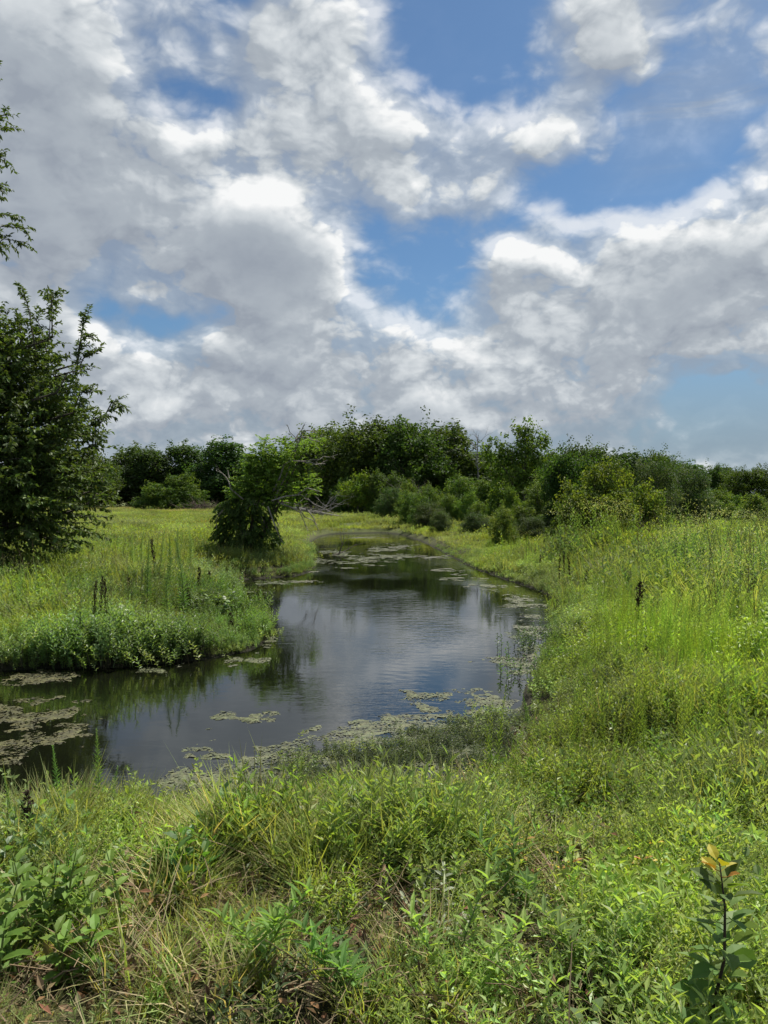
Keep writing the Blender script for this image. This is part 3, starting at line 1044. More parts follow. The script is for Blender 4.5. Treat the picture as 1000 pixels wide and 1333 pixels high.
for (ax0, ay0, bx0, by0, _) in ARCH:
    hi = 22 if by0 < 360 else 0
    p0, p1 = px_to_local(ax0, ay0 - hi), px_to_local(bx0 - (8 if hi else 18), by0 - hi)
    yy = r.normal(0, .5)
    p0.y = yy; p1.y = yy + r.normal(0, .2)
    mid = (p0 + p1) / 2 + Vector((0, 0, .22))
    mw.tube([p0 - Vector((.5, 0, .15)), p0, mid, p1], [.028, .02, .013, .004], (.06, .05, .035), 4)
    for i in range(10):
        t = .15 + .85 * i / 10
        q = p0.lerp(mid, t * 2) if t < .5 else mid.lerp(p1, t * 2 - 1)
        dv = (p1 - p0).normalized() + Vector(r.normal(0, .6, 3))
        spray(ml, mw, q, dv, r.uniform(.22, .42), 14, .12, .055, np.array(dark) * 1.1, r, droop=.8, wild=.5)
for i in range(46):
    k = LOBES[int(r.integers(0, len(LOBES)))]
    d = rand_dirs(1, r)[0]
    e = Vector((k[0] + d[0] * k[3] * .8, k[1] + d[1] * k[4] * .8, max(k[2] + d[2] * k[5] * .8, .4)))
    z0 = min(max(e.z * .6, .9), 9.5)
    s0 = Vector((.15, 0, z0))
    mt.tube([s0, (s0 + e) / 2 + Vector((0, 0, .35)), e], [.09, .05, .012], (.075, .065, .05), 5)
ml.build('crown', M_GLOSSY, root)
mw.build('twigs', M_BARK, root)
mt.build('trunk', M_BARK, root, smooth=True)

# vine-covered bush at the narrow of the pond, dead limbs sticking out of it
d0 = 23.0
X0 = (330 - 500) / 1000 * d0
zb = gz(X0, d0)
root = tree_root('vine_covered_bush', (X0, d0, zb), 'vine-smothered leaning bush on the left bank with bare dead limbs reaching over the water', 'bush')
r = np.random.default_rng(51)
ml, mw, md, mv = MB(), MB(), MB(), MB()
S = d0 / 1000


def loc(px, py):
    return Vector(((px - 330) * S, 0, EYE + (HOR - py) * S - zb))


# dark lower mass of vines
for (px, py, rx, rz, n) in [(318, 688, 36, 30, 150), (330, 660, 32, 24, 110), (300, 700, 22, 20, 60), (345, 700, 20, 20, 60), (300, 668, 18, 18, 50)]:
    c = loc(px, py)
    for i in range(int(n * 2.2)):
        d = rand_dirs(1, r, .1)[0]
        t = r.uniform(.5, 1)
        st = c + Vector((d[0] * rx * S * t, d[1] * .75 * t, d[2] * rz * S * t))
        st.z = max(st.z, .05)
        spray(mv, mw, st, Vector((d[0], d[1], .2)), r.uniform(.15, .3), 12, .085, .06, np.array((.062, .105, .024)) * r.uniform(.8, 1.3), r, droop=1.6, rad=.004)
# lighter crown above
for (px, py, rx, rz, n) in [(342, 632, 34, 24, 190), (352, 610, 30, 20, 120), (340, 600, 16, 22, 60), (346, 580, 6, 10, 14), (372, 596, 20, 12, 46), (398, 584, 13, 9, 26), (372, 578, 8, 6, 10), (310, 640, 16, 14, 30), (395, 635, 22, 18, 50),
                           (412, 575, 8, 8, 10), (360, 655, 34, 18, 60)]:
    c = loc(px, py)
    for i in range(int(n * 2.0)):
        d = rand_dirs(1, r, .15)[0]
        t = r.uniform(.35, 1)
        st = c + Vector((d[0] * rx * S * t, d[1] * .7 * t, d[2] * rz * S * t))
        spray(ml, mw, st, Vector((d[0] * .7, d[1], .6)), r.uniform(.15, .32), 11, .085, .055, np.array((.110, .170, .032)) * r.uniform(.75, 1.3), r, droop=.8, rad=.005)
# living stems
for (ax0, ay0, bx0, by0) in [(318, 712, 350, 620), (325, 712, 345, 575), (330, 712, 395, 590), (322, 712, 310, 640), (330, 712, 375, 640)]:
    p0, p1 = loc(ax0, ay0), loc(bx0, by0)
    p0.z = -.1
    md.tube([p0, (p0 + p1) / 2 + Vector((-.1, r.normal(0, .15), .1)), p1], [.06, .04, .015], (.08, .07, .055), 6)
md.build('stems', M_BARK, root)
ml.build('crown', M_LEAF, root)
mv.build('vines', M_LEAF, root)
mw.build('twigs', M_BARK, root)
grey = (.24, .215, .18)
DEAD = [
    [(355, 655), (372, 620), (385, 592), (388, 575), (378, 562), (374, 553)], [(386, 590), (396, 566), (404, 562), (416, 567)], [(388, 575), (395, 560), (400, 556)],
    [(358, 640), (372, 605), (385, 600), (400, 602), (418, 598), (428, 594), (440, 592)], [(400, 602), (412, 606), (424, 604)], [(390, 574), (404, 572), (420, 578)],
    [(352, 655), (380, 655), (400, 662), (418, 668), (440, 672)], [(360, 650), (392, 642), (410, 655), (436, 668)], [(380, 655), (396, 672), (412, 684)], [(370, 655), (392, 668), (404, 690)],
    [(345, 655), (330, 655), (312, 662), (298, 664), (292, 672)], [(330, 655), (318, 668), (314, 690)], [(335, 655), (342, 670), (348, 684)], [(298, 664), (288, 676), (286, 688)],
    [(320, 650), (306, 636), (300, 622), (290, 615), (283, 612)], [(300, 622), (298, 612)], [(330, 700), (322, 692), (316, 698)],
    [(355, 660), (368, 690), (372, 706)], [(400, 662), (410, 674), (416, 690)], [(392, 642), (404, 636), (418, 640)], [(345, 668), (360, 684), (352, 690)],
]
for ln in DEAD:
    w = MB()
    y0 = r.normal(-.35, .35)
    pts = []
    for i, (a, b) in enumerate(ln):
        q = loc(a, b)
        q.y = y0 + r.normal(0, .12) + i * .05
        pts.append(q)
    fine = []
    for i in range(len(pts) - 1):
        for t in (0, .5):
            fine.append(pts[i].lerp(pts[i + 1], t) + Vector(r.normal(0, .018, 3)))
    fine.append(pts[-1])
    n = len(fine)
    w.tube(fine, [.024 * (1 - .75 * i / n) for i in range(n)], grey, 5)
    for i in range(3, n, 2):
        dd = (fine[i] - fine[i - 1]).normalized() + Vector(r.normal(0, .7, 3))
        dead_branches(w, fine[i], dd, r.uniform(.15, .4), .006, 1, r, grey)
    w.build('dead_limb', M_BARK, root)


# ------------------------------------------------------------------ ground cover
PLANTS = {}


def proto(key, mb, mat):
    o = bpy.data.objects.new('plant_' + key, mb.mesh('plant_' + key, mat))
    c = bpy.data.collections.new('plant_' + key)
    c.objects.link(o)
    PLANTS[key] = o
    return o


def stem_line(r, h, lean, curve=.2, base=(0, 0, 0)):
    a = r.uniform(0, 6.283)
    d = Vector((math.cos(a), math.sin(a), 0))
    b = Vector(base)
    return [b + d * (lean * t * t * h + curve * 0 * t) + Vector((0, 0, h * t * (1 - .12 * lean * t))) for t in np.linspace(0, 1, 5)]


def at_line(pts, t):
    s = t * (len(pts) - 1)
    i = min(int(s), len(pts) - 2)
    return pts[i].lerp(pts[i + 1], s - i), (pts[i + 1] - pts[i]).normalized()


def forb(mb, r, stems, h, nleaf, L, W, col, spread=.12, lean=.35, up=.35, start=.15, kind='diamond', rad=.0025, scol=None, taper=.5, droop=.1, whorl=False, fold=.2):
    for s in range(stems):
        b = (r.normal(0, spread * .5), r.normal(0, spread * .5), 0)
        hh = h * r.uniform(.6, 1.1)
        pts = stem_line(r, hh, lean * r.uniform(0, 1.3), base=b)
        mb.tube(pts, [rad, rad * .9, rad * .7, rad * .5, rad * .25], scol if scol is not None else np.array(col) * .8, 3, cap=False)
        P, Dv, Nv, LL = [], [], [], []
        ang = r.uniform(0, 6.3)
        for k in range(nleaf):
            t = start + (1 - start) * (k / nleaf)
            q, ax = at_line(pts, t)
            ang += 2.4 if not whorl else (3.1416 if k % 2 else 1.57)
            d = Vector((math.cos(ang), math.sin(ang), up + .9 * t * t))
            P.append(q); Dv.append(d)
            Nv.append(Vector((-d.x * .5, -d.y * .5, 1)) + Vector(r.normal(0, .25, 3)))
            LL.append(1 - taper * abs(t - .45) * 1.4)
        LL = np.array(LL)
        leaves(mb, P, Dv, Nv, L * LL * r.uniform(.8, 1.15, nleaf), W * LL, vary(col, nleaf, .12, r), fold=fold, droop=droop, kind=kind)


def tuft(mb, r, n, h, W, col, spread=.05, out=.5, droop=.35):
    a = r.uniform(0, 6.283, n)
    rr = spread * r.uniform(0, 1, n) ** .5
    P = np.stack([np.cos(a) * rr, np.sin(a) * rr, np.zeros(n) - .02], 1)
    a2 = a + r.normal(0, .8, n)
    o = np.abs(r.normal(0, out, n))
    Dv = np.stack([np.cos(a2) * o, np.sin(a2) * o, np.ones(n)], 1)
    leaves(mb, P, Dv, np.stack([-np.cos(a2), -np.sin(a2), .6 + 0 * a], 1), h * r.uniform(.5, 1.15, n), W * r.uniform(.7, 1.2, n), vary(col, n, .16, r), droop=droop * 1.0, kind='blade')


FRESH = (.140, .200, .030)
LIME = (.160, .225, .030)
OLIVE = (.165, .200, .052)
DEEPG = (.055, .105, .022)
STRAW = (.30, .25, .12)
r = np.random.default_rng(61)
for i in range(3):
    mb = MB(); forb(mb, r, 9, .30, 15, .062, .016, FRESH, spread=.16); proto('lance_%s' % 'abc'[i], mb, M_WEED)
for i in range(3):
    mb = MB(); forb(mb, r, 14, .24, 22, .030, .008, OLIVE, spread=.2, lean=.6); proto('fine_%s' % 'abc'[i], mb, M_WEED)
for i in range(2):
    mb = MB(); forb(mb, r, 6, .24, 9, .075, .040, (.075, .135, .025), spread=.16, kind='oval', up=.15); proto('oval_%s' % 'ab'[i], mb, M_WEED)
for i in range(3):
    mb = MB(); tuft(mb, r, 60, .34, .006, (.17, .195, .045), .07, .45, .4)
    if i == 2: tuft(mb, r, 25, .3, .005, STRAW, .08, .7, .5)
    proto('grass_%s' % 'abc'[i], mb, M_GRASS)
for i in range(2):
    mb = MB(); tuft(mb, r, 45, .26, .005, STRAW, .09, .9, .5); tuft(mb, r, 20, .3, .005, OLIVE, .07, .5, .4); proto('straw_%s' % 'ab'[i], mb, M_GRASS)
for i in range(3):
    mb = MB(); forb(mb, r, 4, .95, 60, .060, .008, LIME, spread=.14, lean=.10, up=1.2, start=.12, rad=.0035, taper=.6); proto('wand_%s' % 'abc'[i], mb, M_WEED)
for i in range(2):
    mb = MB(); forb(mb, r, 5, .85, 34, .07, .014, (.11, .165, .035), spread=.2, lean=.2, up=.6, start=.25, rad=.0035)
    P = r.normal(0, .1, (90, 3)); P[:, 2] = np.abs(P[:, 2]) * .9 + .78
    leaves(mb, P * np.array([1.6, 1.6, .9]), rand_dirs(90, r, .6), rand_dirs(90, r, .5), .024, .008, vary((.22, .23, .11), 90, .15, r)); proto('seeded_%s' % 'ab'[i], mb, M_WEED)
for i in range(3):      # waterside weed: leafy heads on dark bare stems
    mb = MB(); forb(mb, r, 9, .55, 15, .085, .026, (.090, .160, .028), spread=.3, lean=.25, up=.3, start=.45, rad=.004, scol=(.05, .045, .02)); proto('shore_%s' % 'abc'[i], mb, M_WEED)
for i in range(2):      # creeping bright mat
    mb = MB(); forb(mb, r, 16, .22, 10, .055, .026, LIME, spread=.32, lean=.6, up=.3, start=.2); proto('mat_%s' % 'ab'[i], mb, M_WEED)
for i in range(2):      # low dark water plants
    mb = MB(); forb(mb, r, 7, .13, 9, .045, .015, (.060, .085, .032), spread=.16, lean=.9, up=.3, start=.1); proto('water_%s' % 'ab'[i], mb, M_WEED)
for i in range(3):      # meadow clump for the middle distance
    mb = MB(); tuft(mb, r, 90, .55, .016, (.15, .185, .036), .5, .35, .3); forb(mb, r, 12, .5, 9, .10, .036, (.14, .19, .028), spread=.8, lean=.3); proto('clump_%s' % 'abc'[i], mb, M_GRASS)
for i in range(2):
    mb = MB(); tuft(mb, r, 110, .6, .045, (.16, .19, .04), 1.3, .35, .25); forb(mb, r, 20, .55, 7, .22, .10, (.15, .19, .035), spread=2.2, lean=.3, rad=.008); proto('far_%s' % 'ab'[i], mb, M_GRASS)
for i in range(2):      # darker, coarser weeds that stand in patches
    mb = MB(); forb(mb, r, 7, .50, 26, .080, .022, (.085, .140, .032), spread=.3, lean=.3, up=.5, start=.2, rad=.004); proto('coarse_%s' % 'ab'[i], mb, M_WEED)
for i in range(2):      # last year's brown stems
    mb = MB(); forb(mb, r, 4, .85, 12, .03, .008, (.13, .085, .045), spread=.25, lean=.25, up=1.0, start=.5, rad=.004, scol=(.12, .085, .05)); proto('brown_%s' % 'ab'[i], mb, M_DRY)
mb = MB(); tuft(mb, r, 110, .6, .04, (.21, .17, .09), 1.3, .35, .25); proto('tan_a', mb, M_GRASS)
mb = MB()               # dead leaves, bits of stalk
for k in range(14):
    a = r.uniform(0, 6.3); p = Vector((r.normal(0, .12), r.normal(0, .12), r.uniform(.01, .05)))
    q = p + Vector((math.cos(a), math.sin(a), r.uniform(-.05, .25))) * r.uniform(.08, .28)
    mb.tube([p, (p + q) / 2 + Vector((0, 0, .01)), q], [.002, .002, .001], (.22, .17, .10), 3, cap=False)
leaves(mb, np.c_[r.normal(0, .14, (26, 2)), r.uniform(.01, .06, 26)], rand_dirs(26, r), rand_dirs(26, r, 1.5), .05, .02, vary((.16, .115, .06), 26, .25, r))
proto('litter', mb, M_DRY)


def scatter_obj(name, keys, X, Y, S, W, label, cat, tilt=.12, Z=None, zoff=0.0, seed=0):
    """One 'stuff' object: points on the ground, each standing for one of the plants in keys (chance W)."""
    r = np.random.default_rng(900 + seed)
    n = len(X)
    Z = (ground_z(X, Y) if Z is None else Z) + zoff
    me = bpy.data.meshes.new(name)
    me.vertices.add(n)
    me.vertices.foreach_set('co', np.stack([X, Y, Z], 1).astype(np.float32).ravel())
    W = np.asarray(W, float)
    if W.ndim == 1:
        pick = r.choice(len(keys), n, p=W / W.sum())
    else:                                       # W: n x keys
        cw = np.cumsum(W / W.sum(1, keepdims=True), 1)
        pick = (r.random(n)[:, None] > cw).sum(1).clip(0, len(keys) - 1)
    rot = np.stack([r.normal(0, tilt, n), r.normal(0, tilt, n), r.uniform(0, 6.283, n)], 1)
    a = me.attributes.new('turn', 'FLOAT_VECTOR', 'POINT'); a.data.foreach_set('vector', rot.astype(np.float32).ravel())
    a = me.attributes.new('size', 'FLOAT', 'POINT'); a.data.foreach_set('value', np.asarray(S, np.float32))
    a = me.attributes.new('pick', 'INT', 'POINT'); a.data.foreach_set('value', pick.astype(np.int32))
    o = bpy.data.objects.new(name, me)
    COL.objects.link(o)
    ng = bpy.data.node_groups.new(name, 'GeometryNodeTree')
    ng.interface.new_socket('Geometry', in_out='INPUT', socket_type='NodeSocketGeometry')
    ng.interface.new_socket('Geometry', in_out='OUTPUT', socket_type='NodeSocketGeometry')
    N, Lk = ng.nodes, ng.links
    gi, go = N.new('NodeGroupInput'), N.new('NodeGroupOutput')
    def attr(nm, ty):
        q = N.new('GeometryNodeInputNamedAttribute'); q.data_type = ty; q.inputs[0].default_value = nm
        return next(s for s in q.outputs if s.enabled and s.name == 'Attribute')
    turn, size, pk = attr('turn', 'FLOAT_VECTOR'), attr('size', 'FLOAT'), attr('pick', 'INT')
    e2r = N.new('FunctionNodeEulerToRotation'); Lk.new(turn, e2r.inputs[0])
    join = N.new('GeometryNodeJoinGeometry')
    for i, k in enumerate(keys):
        if not (pick == i).any():
            continue
        cmp_ = N.new('FunctionNodeCompare'); cmp_.data_type = 'INT'; cmp_.operation = 'EQUAL'
        ii = [s for s in cmp_.inputs if s.enabled and s.type == 'INT']
        Lk.new(pk, ii[0]); ii[1].default_value = i
        oi = N.new('GeometryNodeObjectInfo'); oi.inputs['Object'].default_value = PLANTS[k]; oi.inputs['As Instance'].default_value = True
        ip = N.new('GeometryNodeInstanceOnPoints')
        Lk.new(gi.outputs[0], ip.inputs['Points']); Lk.new(cmp_.outputs[0], ip.inputs['Selection'])
        Lk.new(oi.outputs['Geometry'], ip.inputs['Instance']); Lk.new(e2r.outputs[0], ip.inputs['Rotation']); Lk.new(size, ip.inputs['Scale'])
        Lk.new(ip.outputs[0], join.inputs[0])
    Lk.new(join.outputs[0], go.inputs[0])
    md = o.modifiers.new('plants', 'NODES'); md.node_group = ng
    return tag(o, label, cat, kind='stuff')


def sample_area(d0, d1, per_m2, seed, margin=1.15, half=.56):
    """Random points between distances d0 and d1 in (a bit more than) the field of view; density falls off outside it."""
    r = np.random.default_rng(seed)
    w = lambda d: half * d * margin + 1.2
    area = (w(d0) + w(d1)) * (d1 - d0)
    n = int(area * per_m2)
    Y = np.sqrt(r.uniform(d0 ** 2, d1 ** 2, n)) if d0 > 0 else r.uniform(d0, d1, n)
    X = r.uniform(-1, 1, n) * w(Y)
    sdv = shore_dist(X, Y)
    return X, Y, sdv, r


def px_of(X, Y, z=.4):
    return 500 + X / Y * 1000, HOR + (EYE - z) / Y * 1000


def bump(px, py, cx, cy, rx, ry):
    return np.exp(-(((px - cx) / rx) ** 2 + ((py - cy) / ry) ** 2))


def wob(X, Y, s, sd_):
    return np.clip((fbm(X, Y, s, sd_) - .5) * 3.2 + .5, 0, 1)


BUSH_KEEP = []
X, Y, sdv, r = sample_area(1.0, 7.0, 70, 70, 1.25)
X, Y = X[sdv > .05], Y[sdv > .05]
scatter_obj('plant_litter', ['litter', 'water_a', 'straw_b'], X, Y, r.uniform(.6, 1.2, len(X)), [2.2, 1, .25], 'brown plant litter and seedlings between the near weeds', 'litter', tilt=.25, seed=11)
# --- near ground, 0.8 m to 7.5 m
X, Y, sdv, r = sample_area(1.0, 7.6, 430, 71, 1.25)
ok = sdv > -.03
X, Y, sdv = X[ok], Y[ok], sdv[ok]
n = len(X)
a1, a2, a3 = wob(X, Y, .9, 1), wob(X, Y, 1.4, 21), wob(X, Y, 2.2, 33)
left_g = smooth01((.15 - X / Y) / .25) * smooth01((5.2 - Y) / 1.0 + .5)      # the grassy patch left of the middle
keys = ['lance_a', 'lance_b', 'lance_c', 'fine_a', 'fine_b', 'fine_c', 'oval_a', 'oval_b', 'grass_a', 'grass_b', 'grass_c', 'straw_a', 'straw_b', 'litter']
W = np.zeros((n, len(keys)))
W[:, 0:3] = (.25 + 1.1 * a1)[:, None]
W[:, 3:6] = (.45 + 2.6 * (1 - a1) * (1 - .6 * left_g))[:, None]
W[:, 6:8] = (.25 + 1.1 * a2 ** 2)[:, None]
W[:, 8:11] = (.14 + 2.2 * left_g + .5 * a3 ** 2)[:, None]
W[:, 11:13] = (.03 + .5 * left_g * (1 - a2) + .12 * (1 - a2) ** 3)[:, None]
W[:, 13] = .2
keep = r.random(n) < (.20 + .80 * smooth01((wob(X, Y, 1.6, 55) - .20) / .25))
size = (.5 + .8 * a3) * r.uniform(.6, 1.3, n) * (.75 + .5 * smooth01((Y - 2.6) / 2))
keepn = smooth01((wob(X, Y, 1.6, 55) - .16) / .3)[keep]
X, Y, W, size, sdv = X[keep], Y[keep], W[keep], size[keep], sdv[keep]
size = size * (.52 + .48 * smooth01((sdv - .2) / 1.1)) * np.where((keepn < .5), .6, 1)
scatter_obj('meadow_weeds', keys, X, Y, size, W, 'low mixed weeds and grass covering the ground at the near bank', 'weeds', tilt=.2, seed=1)

X, Y, sdv, r = sample_area(1.0, 8.5, 150, 79, 1.2)
gap = smooth01((wob(X, Y, 1.6, 55) - .20) / .25)
ok = (sdv > .15) & (r.random(len(X)) < (.15 + .85 * smooth01((X / Y + .12) / .12)) * (.1 + .9 * gap))
X, Y = X[ok], Y[ok]
scatter_obj('small_leaved_weeds', ['fine_a', 'fine_b', 'fine_c', 'mat_a', 'mat_b', 'lance_a'], X, Y, r.uniform(.6, 1.1, len(X)), [1, 1, 1, .55, .55, .4], 'dense small-leaved fresh weeds over the right and middle of the near ground', 'weeds', tilt=.3, seed=12)

# bright lush weeds at the near left water edge
X, Y, sdv, r = sample_area(3.4, 5.6, 190, 72, 1.2)
ok = (sdv > .0) & (X < -1.25)
X, Y = X[ok], Y[ok]
scatter_obj('bank_weeds', ['lance_a', 'lance_b', 'mat_a', 'mat_b', 'shore_a'], X, Y, r.uniform(.75, 1.25, len(X)) * .72, [2, 2, 1.6, 1.6, .2], 'lush bright green weeds along the near left edge of the water', 'weeds', seed=2)

# fine tall wands: patch right of the cove and the right-hand field
X, Y, sdv, r = sample_area(4.2, 34, 40, 73, 1.15)
px, py = px_of(X, Y, .4)
m = (1.0 * bump(px, py, 635, 985, 100, 85) + .9 * bump(px, py, 730, 960, 80, 90) + 1.0 * bump(px, py, 900, 820, 110, 120) + .8 * bump(px, py, 820, 770, 120, 70) + .7 * bump(px, py, 980, 760, 80, 60) + .15) * smooth01((sdv - .25) / .4)
m *= (X > -.5) * (.15 + .9 * wob(X, Y, .8, 91)) * np.where(Y > 8, .55, 1)
ok = r.random(len(X)) < m
X, Y, sdv = X[ok], Y[ok], sdv[ok]
px, py = px_of(X, Y, .4)
sz = r.uniform(.6, 1.1, len(X)) * np.where(Y < 6.5, .78, .88)
sz = np.minimum(sz, np.clip((1.72 - .044 * Y) / .95, .3, 1.3))
scatter_obj('tall_weeds', ['wand_a', 'wand_b', 'wand_c'], X, Y, sz, [1, 1, 1], 'tall thin upright bright green weeds in the field right of the pond', 'weeds', tilt=.06, seed=3)

# seeded pale weeds further out on the right
X, Y, sdv, r = sample_area(7, 42, 9, 74, 1.15)
px, py = px_of(X, Y, .4)
m = (.25 + .9 * smooth01((px - 760) / 180) * smooth01((Y - 8) / 8)) * smooth01((sdv - 1.0) / 1.2) * (X > 0)
ok = r.random(len(X)) < m
X, Y = X[ok], Y[ok]
scatter_obj('seeding_weeds', ['seeded_a', 'seeded_b', 'wand_a'], X, Y, r.uniform(.6, .95, len(X)) * np.clip((1.85 - .044 * Y) / 1.1, .3, 1), [1, 1, .5], 'pale seeding weeds standing tall at the far side of the right field', 'weeds', tilt=.08, seed=4)

# middle ground 7 to 30 m
X, Y, sdv, r = sample_area(7.4, 30, 62, 75, 1.15)
ok = (sdv > -.02)
X, Y, sdv = X[ok], Y[ok], sdv[ok]
n = len(X)
a1, a2 = wob(X, Y, .45, 101), wob(X, Y, .8, 121)
right = smooth01((X - 1.0) / 1.0)
strip = np.exp(-((sdv - .7) / .75) ** 2) * right
keys = ['lance_a', 'lance_b', 'fine_a', 'fine_b', 'grass_a', 'grass_b', 'clump_a', 'clump_b', 'clump_c', 'mat_a', 'mat_b', 'seeded_a', 'oval_a', 'coarse_a', 'coarse_b', 'brown_a', 'brown_b', 'straw_a']
W = np.zeros((n, len(keys)))
a3 = wob(X, Y, .3, 151)
px, py = px_of(X, Y, .4)
W[:, 13:15] = (.7 * smooth01((a3 - .55) / .2) * (1 - strip))[:, None]
W[:, 15:17] = (.10 * (1 - strip))[:, None]
W[:, 17] = .1 + 9 * bump(px, py, 705, 722, 40, 10) + 3 * bump(px, py, 830, 716, 60, 10)
W[:, 0:2] = (.6 + .9 * a1)[:, None]
W[:, 2:4] = (.5 + 1.2 * (1 - a1) * (1 - strip))[:, None]
W[:, 4:6] = .5
W[:, 6:9] = ((.04 + .22 * a2) * (1 - strip) * smooth01((Y - 9) / 6))[:, None]
W[:, 9:11] = (.25 + 4.0 * strip + .6 * a2)[:, None]
W[:, 11] = .15 * (1 - strip) * a1
W[:, 12] = .3
size = (.8 + .55 * a1) * r.uniform(.75, 1.3, n) * np.where(Y > 24, .6, 1) * (.55 + .45 * smooth01(sdv / .9)) * np.where((X < 0) & (Y < 20), .55 + .45 * smooth01((-X / Y - .19) / .12), 1) * (1 + .35 * smooth01((Y - 9) / 9) * (X > 0)) * np.where(X > 0, np.clip((1.7 - .043 * Y) / .8, .4, 1), .78) * (1 - .25 * strip)
scatter_obj('field_weeds', keys, X, Y, size, W, 'mixed weeds and grass of the meadow on both sides of the pond', 'weeds', tilt=.14, seed=5)

# waterside weeds along the left bank
r = np.random.default_rng(76)
pts = []
for (ax0, ay0), (bx0, by0) in zip(POND, np.roll(POND, -1, 0)):
    if 8.8 < ay0 < 32 and ax0 > -12:
        L_ = math.hypot(bx0 - ax0, by0 - ay0)
        dens = 52 if (ax0 < -1 and ay0 < 14.5) else (26 if ax0 < 0 else 20)
        for k in range(r.poisson(L_ * dens)):
            t = r.random()
            nrm = np.array([(by0 - ay0), -(bx0 - ax0)]) / (L_ + 1e-9)
            o = r.uniform(-.16, .95) if r.random() < .7 else r.uniform(-.1, .2)
            p = np.array([ax0, ay0]) * (1 - t) + np.array([bx0, by0]) * t
            for sgn in (1, -1):
                q = p + nrm * o * sgn
                pts.append(q)
pts = np.array(pts)
s_ = shore_dist(pts[:, 0], pts[:, 1])
pts = pts[(s_ > -.13)]
X, Y = pts[:, 0], pts[:, 1]
scatter_obj('waterside_weeds', ['shore_a', 'shore_b', 'shore_c', 'lance_a', 'mat_a', 'coarse_b'], X, Y, r.uniform(.45, 1.2, len(X)) * (.6 + .6 * wob(X, Y, 1.3, 171)) * np.where(X > 0, .42, .74 + .2 * smooth01((-X / Y - .2) / .15)) * np.where(Y > 18, .6, 1.0), [1, 1, 1, .5, .9, .4], 'leafy waterside weeds with dark bare stems along the banks', 'weeds', tilt=.16, seed=6)

# far meadow
X, Y, sdv, r = sample_area(20, 108, 3.6, 77, 1.12)
ok = (sdv > .4) & (r.random(len(X)) < smooth01((Y - 16) / 10))
X, Y, sdv = X[ok], Y[ok], sdv[ok]
scatter_obj('far_meadow', ['far_a', 'far_b', 'clump_a', 'clump_b', 'coarse_a', 'tan_a'], X, Y, r.uniform(.4, .8, len(X)) * (.6 + .4 * smooth01((sdv - .4) / 3.0)) * (1 - .2 * smooth01((Y - 40) / 30)), np.stack([np.ones(len(X))] * 4 + [1.5 * smooth01((wob(X, Y, .12, 161) - .5) / .2), .1 + 12 * smooth01((Y - 72) / 14) * (X / Y < -.2)], 1), 'tall meadow grass stretching to the foot of the woods', 'grass', tilt=.08, seed=7)

# emergent water plants in the cove
X, Y, sdv, r = sample_area(5.0, 9.2, 330, 78, .9)
px, py = px_of(X, Y, 0)
edge_py = np.interp(px, [260, 350, 460, 560, 670], [1022, 985, 962, 942, 925])
m = smooth01((py - edge_py + 6) / 22) * (.03 + .8 * smooth01((wob(X, Y, 1.9, 141) - .3) / .4)) * (.22 + .9 * smooth01((px - 330) / 160))
ok = (sdv < .1) & (r.random(len(X)) < m) & (X > -1.6) & (Y < 8.7)
X, Y = X[ok], Y[ok]
scatter_obj('water_plants', ['water_a', 'water_b', 'mat_a'], X, Y, r.uniform(.35, .8, len(X)), [1, 1, .03], 'low leafy water plants crowding the shallow cove', 'water plants', tilt=.2, Z=np.zeros(len(X)), zoff=-.015, seed=8)


